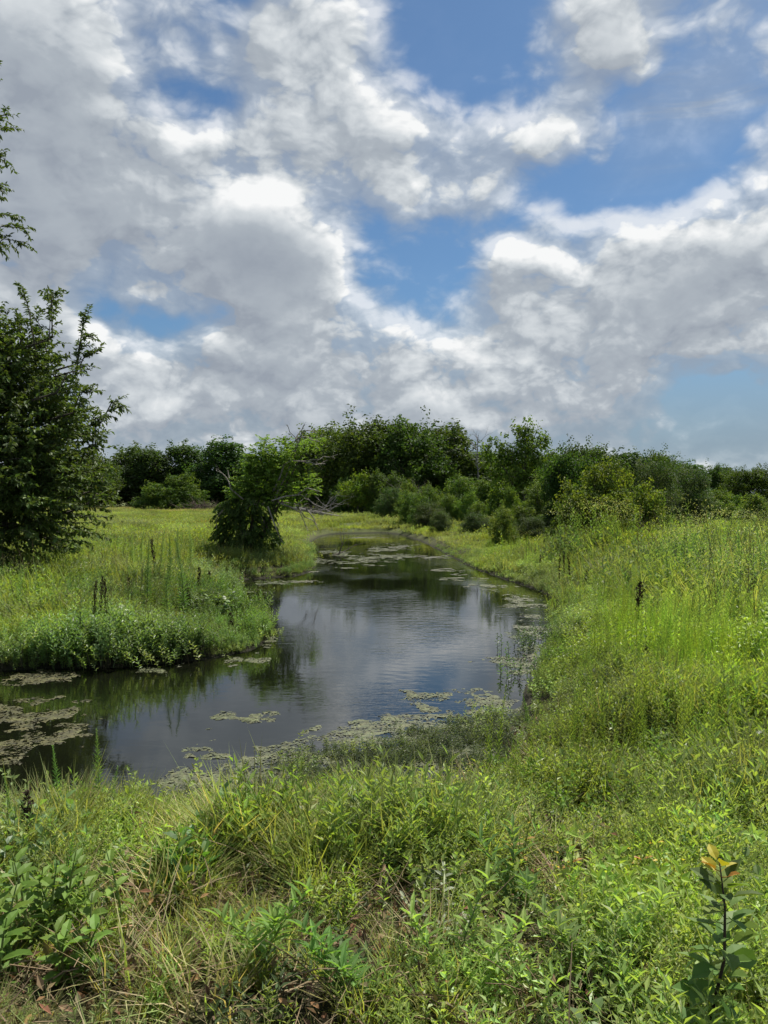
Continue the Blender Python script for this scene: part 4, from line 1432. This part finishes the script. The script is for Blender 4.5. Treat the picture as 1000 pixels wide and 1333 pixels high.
# ------------------------------------------------------------------ floating scum
def algae(name, spots, seed, col, step=.04, thr=.36, edge=.55, parent=None, scale_n=2.2, split=0):
    """Ragged floating mat: cells kept where lumpy noise says so; rim dips under the water. spots: (x, y, rx, ry, turn)."""
    mb = MB()
    used = set()
    vid, V = {}, []
    Fc = []
    for (cx, cy, rx, ry) in spots:
        x0, x1 = int((cx - rx * 1.2) / step), int((cx + rx * 1.2) / step) + 1
        y0, y1 = int((cy - ry * 1.2) / step), int((cy + ry * 1.2) / step) + 1
        gx_, gy_ = np.meshgrid(np.arange(x0, x1 + 1), np.arange(y0, y1 + 1))
        X, Y = gx_ * step, gy_ * step
        rr = np.sqrt(((X - cx) / rx) ** 2 + ((Y - cy) / ry) ** 2)
        m = (1.0 - rr) + (fbm(X, Y, scale_n, seed, 4) - .5) * 2.4 + (fbm(X, Y, 9, seed + 3, 2) - .5) * 1.5 - (thr - .36)
        keep = m > .12
        for j in range(keep.shape[0] - 1):
            for i in range(keep.shape[1] - 1):
                if keep[j, i] and keep[j, i + 1] and keep[j + 1, i] and keep[j + 1, i + 1]:
                    key = (int(gx_[j, i]), int(gy_[j, i]))
                    if key in used:
                        continue
                    used.add(key)
                    q = []
                    for (a, b) in ((j, i), (j, i + 1), (j + 1, i + 1), (j + 1, i)):
                        k = (int(gx_[a, b]), int(gy_[a, b]))
                        if k not in vid:
                            vid[k] = len(V)
                            jx, jy = mnoise.random() * step * .5 if False else math.sin(k[0] * 12.9 + k[1] * 78.2) * step * .3, math.sin(k[0] * 39.3 + k[1] * 11.1) * step * .3
                            zz_ = -.004 + .011 * min(max((m[a, b] - .12) / .35, 0), 1) + .002 * math.sin(k[0] * 2.1) * math.sin(k[1] * 1.7)
                            V.append((k[0] * step + jx, k[1] * step + jy, zz_))
                        q.append(vid[k])
                    Fc.append(tuple(q))
    if not Fc:
        return None
    if split:
        lead = list(range(len(V)))

        def find(a):
            while lead[a] != a:
                lead[a] = lead[lead[a]]
                a = lead[a]
            return a
        for q in Fc:
            a = find(q[0])
            for b in q[1:]:
                lead[find(b)] = a
        comp = {}
        for q in Fc:
            comp.setdefault(find(q[0]), []).append(q)
        for fs in sorted(comp.values(), key=lambda f: -len(f))[:split]:
            ids = sorted({i for q in fs for i in q})
            re_ = {a: b for b, a in enumerate(ids)}
            m2 = MB()
            m2.add([V[i] for i in ids], [tuple(re_[i] for i in q) for q in fs], vary(col, len(ids), .12))
            m2.build(name, M_ALGAE, parent, smooth=True)
        return parent
    c = vary(col, len(V), .10)
    mb.add(V, Fc, c)
    return mb.build(name, M_ALGAE, parent, smooth=True)


def spot(px, py, rx, ry):
    p = ground_point(px, py)
    k = p.y / 1000
    return (p.x, p.y, rx * k, ry * p.y * p.y / (EYE * 1000))


OCHRE, PALEA, GREENA = (.105, .10, .028), (.115, .130, .045), (.075, .10, .028)
MATS = [
    ([(45, 945, 75, 30), (10, 925, 40, 22)], OCHRE, 'large ochre algae mat at the left edge of the water'),
    ([(60, 880, 55, 12)], OCHRE, 'brownish yellow algae mat below the left bank near the left edge'),
    ([(322, 938, 45, 15)], PALEA, 'round pale algae mat with white bits floating alone before the cove'),
    ([(195, 875, 30, 5)], PALEA, 'narrow pale algae streak under the left bank weeds'),
    ([(333, 860, 22, 7)], PALEA, 'small pale algae patch off the tip of the left bank'),
    ([(300, 861, 14, 4)], PALEA, 'smallest algae patch by the tip of the left bank'),
    ([(548, 911, 36, 14)], PALEA, 'yellowish algae mat in open water left of the right shore'),
    ([(628, 912, 42, 18)], PALEA, 'pale lacy algae mat touching the right shore'),
    ([(5, 993, 22, 6)], OCHRE, 'thin brown algae strip at the left edge below the large ochre mat'),
    ([(343, 820, 14, 5), (350, 835, 16, 5)], PALEA, 'pale algae patch beside the left point of land'),
    ([(325, 770, 26, 5)], PALEA, 'pale algae strip in the small bay under the vine bush'),
    ([(352, 760, 32, 4), (305, 760, 20, 3)], GREENA, 'greenish algae strip across the mouth of the small bay'),
    ([(445, 722, 34, 4), (425, 718, 18, 4)], PALEA, 'pale algae sheet at the far left of the channel'),
    ([(462, 731, 60, 5)], PALEA, 'broad grey algae sheet across the far channel'),
    ([(505, 724, 42, 4), (500, 715, 30, 3)], PALEA, 'thin algae streak in the far channel near the right bank'),
    ([(455, 740, 18, 2)], PALEA, 'tiny algae streak in front of the broad grey sheet'),
    ([(605, 752, 45, 5), (640, 765, 36, 6)], PALEA, 'algae band hugging the right bank beyond the bend'),
    ([(675, 785, 28, 10), (690, 800, 16, 10)], PALEA, 'algae cluster in the corner of the right bank'),
    ([(660, 862, 48, 7), (672, 876, 30, 6)], PALEA, 'algae bars among dark reflections by the right bank'),
    ([(672, 828, 26, 8), (690, 845, 20, 7)], GREENA, 'green algae patch among stems at the right bank'),
]
for i, (sp, col, label) in enumerate(MATS):
    sp = [spot(*s) for s in sp]
    st = max(.028, .0028 * sp[0][1])
    root = tag(empty('algae_mat', (0, 0, 0)), label, 'algae mat', 'algae mats floating on the pond')
    algae('patch', sp, 200 + i * 3, col, step=st, thr=.48, scale_n=3.4 if sp[0][1] < 14 else 1.6, parent=root, split=9)
# scum that fills the cove between the plants
sp = [spot(*s) for s in [(270, 985, 45, 18), (240, 1015, 40, 16), (300, 1030, 90, 26), (400, 990, 110, 28), (330, 1010, 90, 26), (480, 965, 100, 24), (560, 948, 80, 18), (620, 940, 60, 18), (520, 990, 130, 34), (650, 945, 40, 20)]]
o = algae('duckweed', sp, 333, (.13, .145, .06), step=.035, thr=.24, scale_n=3.0)
tag(o, 'lacy pale green scum filling the shallow cove', 'duckweed', kind='stuff')
sp = [spot(*s) for s in [(520, 712, 30, 4), (560, 725, 30, 4), (585, 742, 30, 4), (690, 820, 24, 14), (694, 860, 20, 14), (680, 890, 22, 12), (300, 866, 60, 4), (130, 869, 120, 3), (340, 848, 16, 6), (400, 745, 20, 3), (385, 757, 40, 3), (470, 700, 40, 2)]]
o = algae('scum_flakes', sp, 350, (.14, .145, .075), step=.05, thr=.62, scale_n=2.6)
tag(o, 'scattered flakes of scum along the banks', 'scum', kind='stuff')

# ------------------------------------------------------------------ single plants
def stand(px, Y, sink=.03):
    X = (px - 500) / 1000 * Y
    return Vector((X, Y, max(gz(X, Y), -.1) - sink))


def horseweed(seed, n=150, w=.010, L=.085, col=(.075, .145, .022), h=1.0):
    r = np.random.default_rng(seed)
    st, lf = MB(), MB()
    pts = [Vector((0, 0, 0)), Vector((.01, .0, .3 * h)), Vector((.005 + r.normal(0, .01), .01, .65 * h)), Vector((r.normal(0, .03), r.normal(0, .02), h))]
    st.tube(pts, [.006, .005, .004, .0015], (.09, .14, .03), 5)
    P, Dv, Nv, LL = [], [], [], []
    for k in range(n):
        t = .12 + .88 * k / n
        q, ax = at_line(pts, min(t, .999))
        a = k * 2.4
        d = Vector((math.cos(a), math.sin(a), .25 + 1.3 * t))
        P.append(q); Dv.append(d); Nv.append(Vector((-d.x, -d.y, 1.2)) + Vector(r.normal(0, .2, 3)))
        LL.append((.5 + .9 * math.sin(math.pi * min(1, .15 + t * .9))) * (1 - .45 * t))
    LL = np.array(LL)
    leaves(lf, P, Dv, Nv, L * LL * r.uniform(.8, 1.2, n), w * np.ones(n), vary(col, n, .12, r), fold=.2, droop=.15)
    return st.mesh('stem', M_WEED), lf.mesh('leaves', M_WEED)


HW = [horseweed(400), horseweed(401), horseweed(402)]
G_HW = 'tall slender leafy stalks rising over the weeds'


def put_parts(name, loc, meshes, label, cat, group=None, rz=0, sc=1.0, tilt=(0, 0)):
    root = tag(empty(name, loc, rz, sc), label, cat, group)
    root.rotation_euler = (tilt[0], tilt[1], rz)
    for nm, me in meshes:
        o = bpy.data.objects.new(nm, me)
        COL.objects.link(o)
        o.parent = root
    return root


def height_for(loc, top_py):
    return EYE + (HOR - top_py) / 1000 * loc.y - loc.z


TALL = [
    (68, 4.0, 975, 'tall green stalk near the left edge, left of the highest one over the near water'),
    (128, 4.15, 950, 'highest green stalk standing against the near left water'),
    (146, 4.1, 1000, 'shorter leafy stalk just right of the highest one at the near water'),
    (85, 2.9, 1090, 'feathery stalk rising behind the broad pale leaves at bottom left'),
    (112, 3.1, 1130, 'short feathery stalk beside the taller one at bottom left'),
    (8, 3.6, 1010, 'green stalk at the very left edge by the near water'),
    (240, 12.0, 700, 'slim dark green stalk on the left bank, highest right of the dead dock stalks'),
    (222, 14.0, 695, 'slim dark green stalk behind the left bank, left of the highest'),
    (205, 15.5, 690, 'thin stalk in the left meadow below the dead brush pile'),
    (190, 12.6, 705, 'leaning green stalk in the left meadow above the pale leafy mound'),
    (172, 16.0, 695, 'distant thin stalk in the left meadow right of the dark crown'),
    (216, 11.2, 728, 'green stalk on the left bank close to the tip'),
    (185, 18.5, 688, 'small distant stalk left of the vine-covered bush meadow'),
    (232, 17.0, 686, 'distant stalk in the meadow left of the vine-covered bush'),
    (247, 19.0, 684, 'farthest thin stalk left of the vine-covered bush'),
    (690, 6.6, 905, 'bright thin stalk leading the patch right of the cove'),
    (640, 5.6, 960, 'tall fresh stalk at the near side of the cove'),
    (780, 7.0, 880, 'tall fine stalk in the right field, lower middle'),
    (745, 6.3, 915, 'tall fine stalk among the bright patch right of the cove'),
    (870, 9.0, 790, 'bright tall stalk in the middle of the right field'),
    (905, 10.5, 770, 'tall stalk in the right field right of the black dock spike'),
    (958, 12.0, 690, 'dark upright stalk near the right edge against the pale seed heads'),
    (965, 14.5, 685, 'second dark upright stalk near the right edge'),
    (985, 13.0, 688, 'dark upright stalk closest to the right edge of the field'),
    (878, 16.0, 690, 'thin dark stalk on the skyline of the right field'),
    (938, 15.0, 688, 'thin dark stalk left of the pair near the right edge'),
    (805, 18.0, 690, 'distant stalk in front of the feathery shrubs'),
]
for i, (px, Y, top, label) in enumerate(TALL):
    p = stand(px, Y)
    H = height_for(p, top)
    st, lf = HW[i % 3]
    put_parts('tall_stalk', p, [('stem', st), ('leaves', lf)], label, 'weed stalk', G_HW, rz=i * 1.3, sc=(min(max(H, .5), 1.3) ** .6 * (1.25 if Y > 9 else .8),) * 2 + (H,), tilt=(random.gauss(0, .04), random.gauss(0, .05)))

# dead dock stalks: dark seed spikes
def dock(seed):
    r = np.random.default_rng(seed)
    st, sp_ = MB(), MB()
    st.tube([(0, 0, 0), (.01, 0, .4), (0, .01, .7), (.01, 0, 1)], [.008, .007, .006, .003], (.055, .038, .028), 5)
    n = 320
    t = r.uniform(.35, 1, n)
    a = r.uniform(0, 6.28, n)
    w = .035 * np.sin(np.pi * np.clip((t - .3) / .75, 0, 1)) ** .6 * (.6 + .6 * (np.sin(t * 40 + seed) > -.2))
    P = np.stack([np.cos(a) * w, np.sin(a) * w, t], 1)
    leaves(sp_, P, rand_dirs(n, r, .6), rand_dirs(n, r), .03, .018, vary((.040, .026, .018), n, .2, r))
    for k in range(5):
        q = Vector((0, 0, r.uniform(.4, .8)))
        aa = r.uniform(0, 6.28)
        sp_.tube([q, q + Vector((math.cos(aa) * .05, math.sin(aa) * .05, .12))], [.008, .006], (.04, .027, .018), 4)
    return st.mesh('stem', M_DRY), sp_.mesh('seed_spike', M_DRY)


DK = [dock(5), dock(6)]
DOCKS = [
    (27, 3.55, 1030, 1.0, 'near blackish dead dock stalk at the lower left beside the water'),
    (118, 10.6, 757, .6, 'leftmost of the three black dead stalks on the left bank'),
    (128, 10.7, 750, .6, 'middle one of the three black dead stalks on the left bank'),
    (139, 10.6, 754, .6, 'rightmost of the three black dead stalks on the left bank'),
    (259, 14.2, 738, .9, 'black dead stalk by the small bay, left of its twin'),
    (270, 14.6, 743, .9, 'black dead stalk by the small bay, right of its twin'),
    (249, 12.4, 760, .8, 'short black dead stalk over the left point of land'),
    (203, 16.0, 702, 1.0, 'thick brown dead stalk in the middle of the left meadow'),
    (170, 13.5, 752, 1.3, 'stubby dark dead stalk left of the point of land'),
    (303, 11.3, 798, .9, 'low dark dead stalk at the tip of the left point'),
    (831, 10.6, 757, 1.3, 'tall black dead dock spike alone in the right field'),
    (703, 20.0, 722, .7, 'brown dead stalk at the left end of the row by the dry grass'),
    (728, 17.0, 722, .5, 'dead stalk in the row right of the dry grass, first'),
    (735, 17.4, 719, .5, 'dead stalk in the row right of the dry grass, second'),
    (744, 17.0, 720, .6, 'dead stalk in the row right of the dry grass, third and tallest'),
    (763, 15.6, 742, .9, 'short dead stalk between the row and the black spike'),
    (820, 7.6, 890, .9, 'small black dead stalk low in the right field'),
    (862, 8.8, 835, .8, 'small dark dead stalk right of the black spike'),
    (856, 10.2, 800, .7, 'thin dark dead stalk just below the black spike'),
    (838, 8.2, 875, .7, 'small black dead stalk beside another low in the right field'),
]
for i, (px, Y, top, w, label) in enumerate(DOCKS):
    p = stand(px, Y)
    H = max(height_for(p, top), .35)
    st, sk = DK[i % 2]
    k = w * (.95 if Y > 8 else .6)
    put_parts('dead_dock', p, [('stem', st), ('seed_spike', sk)], label, 'dead stalk', 'dead dock stalks in the meadow', rz=i * 2.1, sc=(k, k, H), tilt=(random.gauss(0, .06), random.gauss(0, .06)))


def oval_plant(name, loc, stems, h, nleaf, L, W, col, label, cat, seed, spread=.12, lean=.3, up=.2, tip=None, group=None, scol=(.10, .14, .04), start=.2, droop=.2, whorl=True, mat=None, taper=.5, parts=True):
    r = np.random.default_rng(seed)
    root = tag(empty(name, loc), label, cat, group)
    for s in range(stems):
        ms, m_ = MB(), MB()
        b = (r.normal(0, spread), r.normal(0, spread), 0)
        pts = stem_line(r, h * r.uniform(.75, 1.05), lean * r.uniform(.2, 1.2), base=b)
        ms.tube(pts, [.006, .0055, .0045, .0035, .002], scol, 6)
        P, Dv, Nv, LL, CC = [], [], [], [], []
        for k in range(nleaf):
            t = start + (1 - start) * (k // 2 * 2) / nleaf
            q, ax = at_line(pts, min(t, .99))
            a = (k // 2) * 1.57 + (k % 2) * 3.14 + r.normal(0, .25)
            d = Vector((math.cos(a), math.sin(a), up + .8 * t ** 3 + r.normal(0, .12)))
            P.append(q); Dv.append(d); Nv.append(Vector((-d.x * .4, -d.y * .4, 1)) + Vector(r.normal(0, .18, 3)))
            LL.append(1 - taper * abs(t - .5) * 1.3)
            f = np.clip((t - .86) / .14, 0, 1) if tip is not None else 0
            CC.append(np.array(col) * (1 - f) + np.array(tip if tip is not None else col) * f)
        LL = np.array(LL); CC = np.array(CC) * (1 + r.normal(0, .1, (nleaf, 1)))
        leaves(m_, P, Dv, Nv, L * LL * r.uniform(.85, 1.15, nleaf), W * LL * r.uniform(.85, 1.15, nleaf), CC, fold=.14, droop=droop, kind='oval')
        so = ms.build('stem', mat or M_WEED, root)
        lo = m_.build('leaves', mat or M_GLOSSY, so, smooth=False)
    return root


# bottom right: sapling with blue-green leaves and an orange-red tip
p = Vector(((943 - 500) / 1000 * 2.05, 2.05, 0)); p.z = gz(p.x, p.y) - .02
H = height_for(p, 1125)
r = np.random.default_rng(77)
root = tag(empty('sapling', p), 'young sapling with large blue-green leaves and an orange tip at the bottom right', 'sapling')
ms = MB()
line = [Vector((-.045, 0, 0)), Vector((-.015, .01, H * .3)), Vector((.012, 0, H * .55)), Vector((.008, -.01, H * .8)), Vector((-.004, .0, H))]
ms.tube(line, [.0055, .005, .0045, .003, .0016], (.045, .028, .022), 7)
so = ms.build('stem', M_BARK, root, smooth=True)
for k in range(60):
    t = .08 + .92 * (k // 2) / 30
    q, ax = at_line(line, min(t, .995))
    a = (k // 2) * 1.35 + (k % 2) * 3.14 + r.normal(0, .25)
    topk = t > .9
    col = (.115, .195, .045) if not topk else ((.33, .16, .03) if k % 3 == 0 else (.33, .28, .03))
    if .55 < t <= .9 and k % 3 == 0: col = (.13, .19, .03)
    elif .75 < t <= .9: col = (.075, .115, .03)
    L = .105 * (1 - .35 * t) * r.uniform(.75, 1.15) * (.72 if topk else 1)
    pet = q + Vector((math.cos(a), math.sin(a), .5)) * .018
    m_ = MB()
    m_.tube([q, pet], [.0015, .0012], col, 3)
    d = Vector((math.cos(a), math.sin(a), .15 + .9 * t * t + r.normal(0, .38)))
    leaves(m_, [pet], [d], [Vector((-d.x * .6, -d.y * .6, 1)) + Vector(r.normal(0, .35, 3))], L, L * .60, np.array([col]), fold=.12, droop=.22, kind='oval')
    m_.build('leaf', M_GLOSSY, root)

# bottom left: broad pale green leaves
bl = 0
for (px, Y, h, label) in [(28, 2.75, .42, 'broad-leaved pale green plant at the bottom left edge'), (62, 2.85, .40, 'broad-leaved plant right of the one at the bottom left edge'),
                          (112, 2.95, .34, 'broad-leaved plant nearest the grassy patch at lower left'), (5, 2.6, .32, 'broad-leaved plant cut by the left edge of the view'),
                          (75, 2.55, .26, 'low broad-leaved plant in front of its taller neighbours at lower left')]:
    p = stand(px, Y)
    oval_plant('broad_leaved_weed', p, 4, h, 12, .085, .046, (.125, .205, .035), label, 'weed', 500 + bl, spread=.05, lean=.25, group='broad-leaved weeds at the lower left')
    bl += 1
# silvery plant, leaves showing pale undersides
p = stand(568, 2.72)
oval_plant('silvery_weed', p, 4, .20, 16, .052, .020, (.27, .30, .21), 'flattened weed with silvery grey leaves at the bottom middle', 'weed', 520, spread=.06, lean=.9, scol=(.35, .36, .22), up=.3)
p = stand(495, 3.35)
oval_plant('silvery_weed', p, 3, .16, 12, .050, .020, (.22, .25, .17), 'small silvery-leaved weed beside the dark hollow left of middle', 'weed', 521, spread=.08, lean=.9)
# bright leafy plant at the right edge
for i, (px, Y, h, label) in enumerate([(985, 7.6, .75, 'bright yellow-green leafy plant at the right edge of the field'), (962, 8.1, .6, 'yellow-green leafy plant just left of the brightest one at the right edge'),
                                       (1002, 8.6, .85, 'tallest yellow-green leafy plant cut by the right edge')]):
    oval_plant('leafy_weed', stand(px, Y), 5, h, 24, .085, .045, (.16, .23, .025), label, 'weed', 530 + i, spread=.10, lean=.2, mat=M_WEED, group='yellow-green leafy plants at the right edge')
# pale mound of leaves on the left point
for i, (px, Y, h, label) in enumerate([(272, 12.9, .42, 'pale-leaved vine mound on the left point of land'), (290, 12.6, .34, 'small pale-leaved plant on the water side of the vine mound'), (146, 10.6, .48, 'bright large-leaved plant on the left bank front')]):
    oval_plant('leafy_weed', stand(px, Y), 9, h, 14, .13, .10, (.13, .20, .055), label, 'weed', 540 + i, spread=.26, lean=.7, mat=M_WEED)
# seedlings with orange and yellow leaves
for i, (px, Y, label) in enumerate([(833, 3.15, 'small seedling with orange leaves right of the bottom middle'), (753, 3.05, 'seedling with reddish orange leaves left of the other orange one'), (880, 3.05, 'tiny seedling with yellow leaves near the sapling'),
                                    (682, 3.4, 'single orange-yellow leafed sprout above the bottom middle'), (905, 4.1, 'rusty leaved sprout at the mid right among olive weeds')]):
    oval_plant('orange_seedling', stand(px, Y), 2, .34, 7, .050, .024, (.30, .15, .02) if i != 2 else (.36, .30, .03), label, 'seedling', 550 + i, spread=.03, lean=.3, mat=M_WEED, group='orange-leaved seedlings in the near weeds')
# some fuller dark-leaved weeds that stand out of the near ground
LW = [(600, 2.5, 'dark lance-leaved weed at the bottom middle right'), (690, 3.0, 'lance-leaved weed with an upright tip right of the silvery weed'), (760, 2.45, 'yellow-green upright weed at the bottom right of middle'),
      (560, 3.3, 'upright lance-leaved weed above the silvery one'), (650, 4.3, 'upright fresh weed near the cove shore'), (470, 2.4, 'spiky leaf rosette at the bottom middle'), (350, 2.55, 'upright weed in the straw grass at the bottom'),
      (880, 4.9, 'dark lance-leaved weed in the right olive weeds'), (930, 5.3, 'lance-leaved weed right of the dark one in the olive weeds'), (860, 2.7, 'weed with glossy leaves left of the sapling'),
      (430, 4.6, 'bright small-leaved weed rising at the cove edge'), (420, 5.0, 'bright weed standing into the cove water')]
for i, (px, Y, label) in enumerate(LW):
    rr_ = np.random.default_rng(570 + i)
    p = stand(px, Y)
    ms, m_ = MB(), MB()
    for s in range(3):
        pts = stem_line(rr_, .33 * rr_.uniform(.6, 1.1), .55, base=(rr_.normal(0, .03), rr_.normal(0, .05), 0))
        ms.tube(pts, [.004, .0035, .003, .002, .001], (.10, .15, .04), 4)
        P, Dv, Nv = [], [], []
        for k in range(34):
            t = .15 + .85 * k / 34
            q, ax = at_line(pts, min(t, .99))
            a = k * 2.4
            d = Vector((math.cos(a), math.sin(a), .3 + .9 * t))
            P.append(q); Dv.append(d); Nv.append(Vector((-d.x, -d.y, 1.3)))
        leaves(m_, P, Dv, Nv, .085 * rr_.uniform(.7, 1.1, 34), .017, vary((.09, .155, .028) if i % 3 else (.14, .20, .03), 34, .1, rr_), fold=.2, droop=.2, kind='oval')
    root = tag(empty('lance_leaved_weed', p), label, 'weed', 'lance-leaved weeds standing out of the near ground')
    ms.build('stems', M_WEED, root)
    m_.build('leaves', M_WEED, root)

# sunken branch in the far channel, reeds of dead twigs
p = ground_point(440, 722)
root = tag(empty('sunken_branch', p), 'grey branch sticking out of the water in the far channel', 'branch')
w = MB(); r = np.random.default_rng(88)
dead_branches(w, (0, 0, -.1), (.4, 0, 1), 1.0, .03, 1, r, (.12, .10, .08), .5)
dead_branches(w, (-.3, 0, -.05), (1, 0, .25), 1.1, .03, 1, r, (.12, .10, .08), .3)
w.build('limbs', M_BARK, root)
p = ground_point(378, 1030)
root = tag(empty('bare_twig', (p.x, 5.35, 0)), 'thin bare twig sticking up from the near water edge', 'twig')
w = MB()
w.tube([(0, 0, -.05), (.01, 0, .18), (.03, 0, .38)], [.004, .003, .0015], (.13, .11, .10), 4)
w.tube([(-.05, 0, -.05), (-.06, 0, .15), (-.09, 0, .30)], [.005, .004, .0015], (.30, .28, .20), 4)
w.build('shoots', M_DRY, root)
# stems standing in the water by the right bank
for i, (px, py, label) in enumerate([(688, 850, 'clump of emergent stems by the right bank, farther one'), (676, 882, 'dark tangled weed clump at the water edge of the right bank'), (700, 835, 'leafy emergent clump against the right bank')]):
    p = ground_point(px, py)
    rr_ = np.random.default_rng(600 + i)
    ms = MB(); forb(ms, rr_, 16, .30, 14, .06, .028, (.06, .105, .028), spread=.34, lean=.35, up=.3, start=.2, rad=.004, scol=(.03, .026, .015))
    o = ms.build('water_weed', M_WEED); o.location = (p.x, p.y, -.03)
    tag(o, label, 'water weed', 'weed clumps standing in the water')
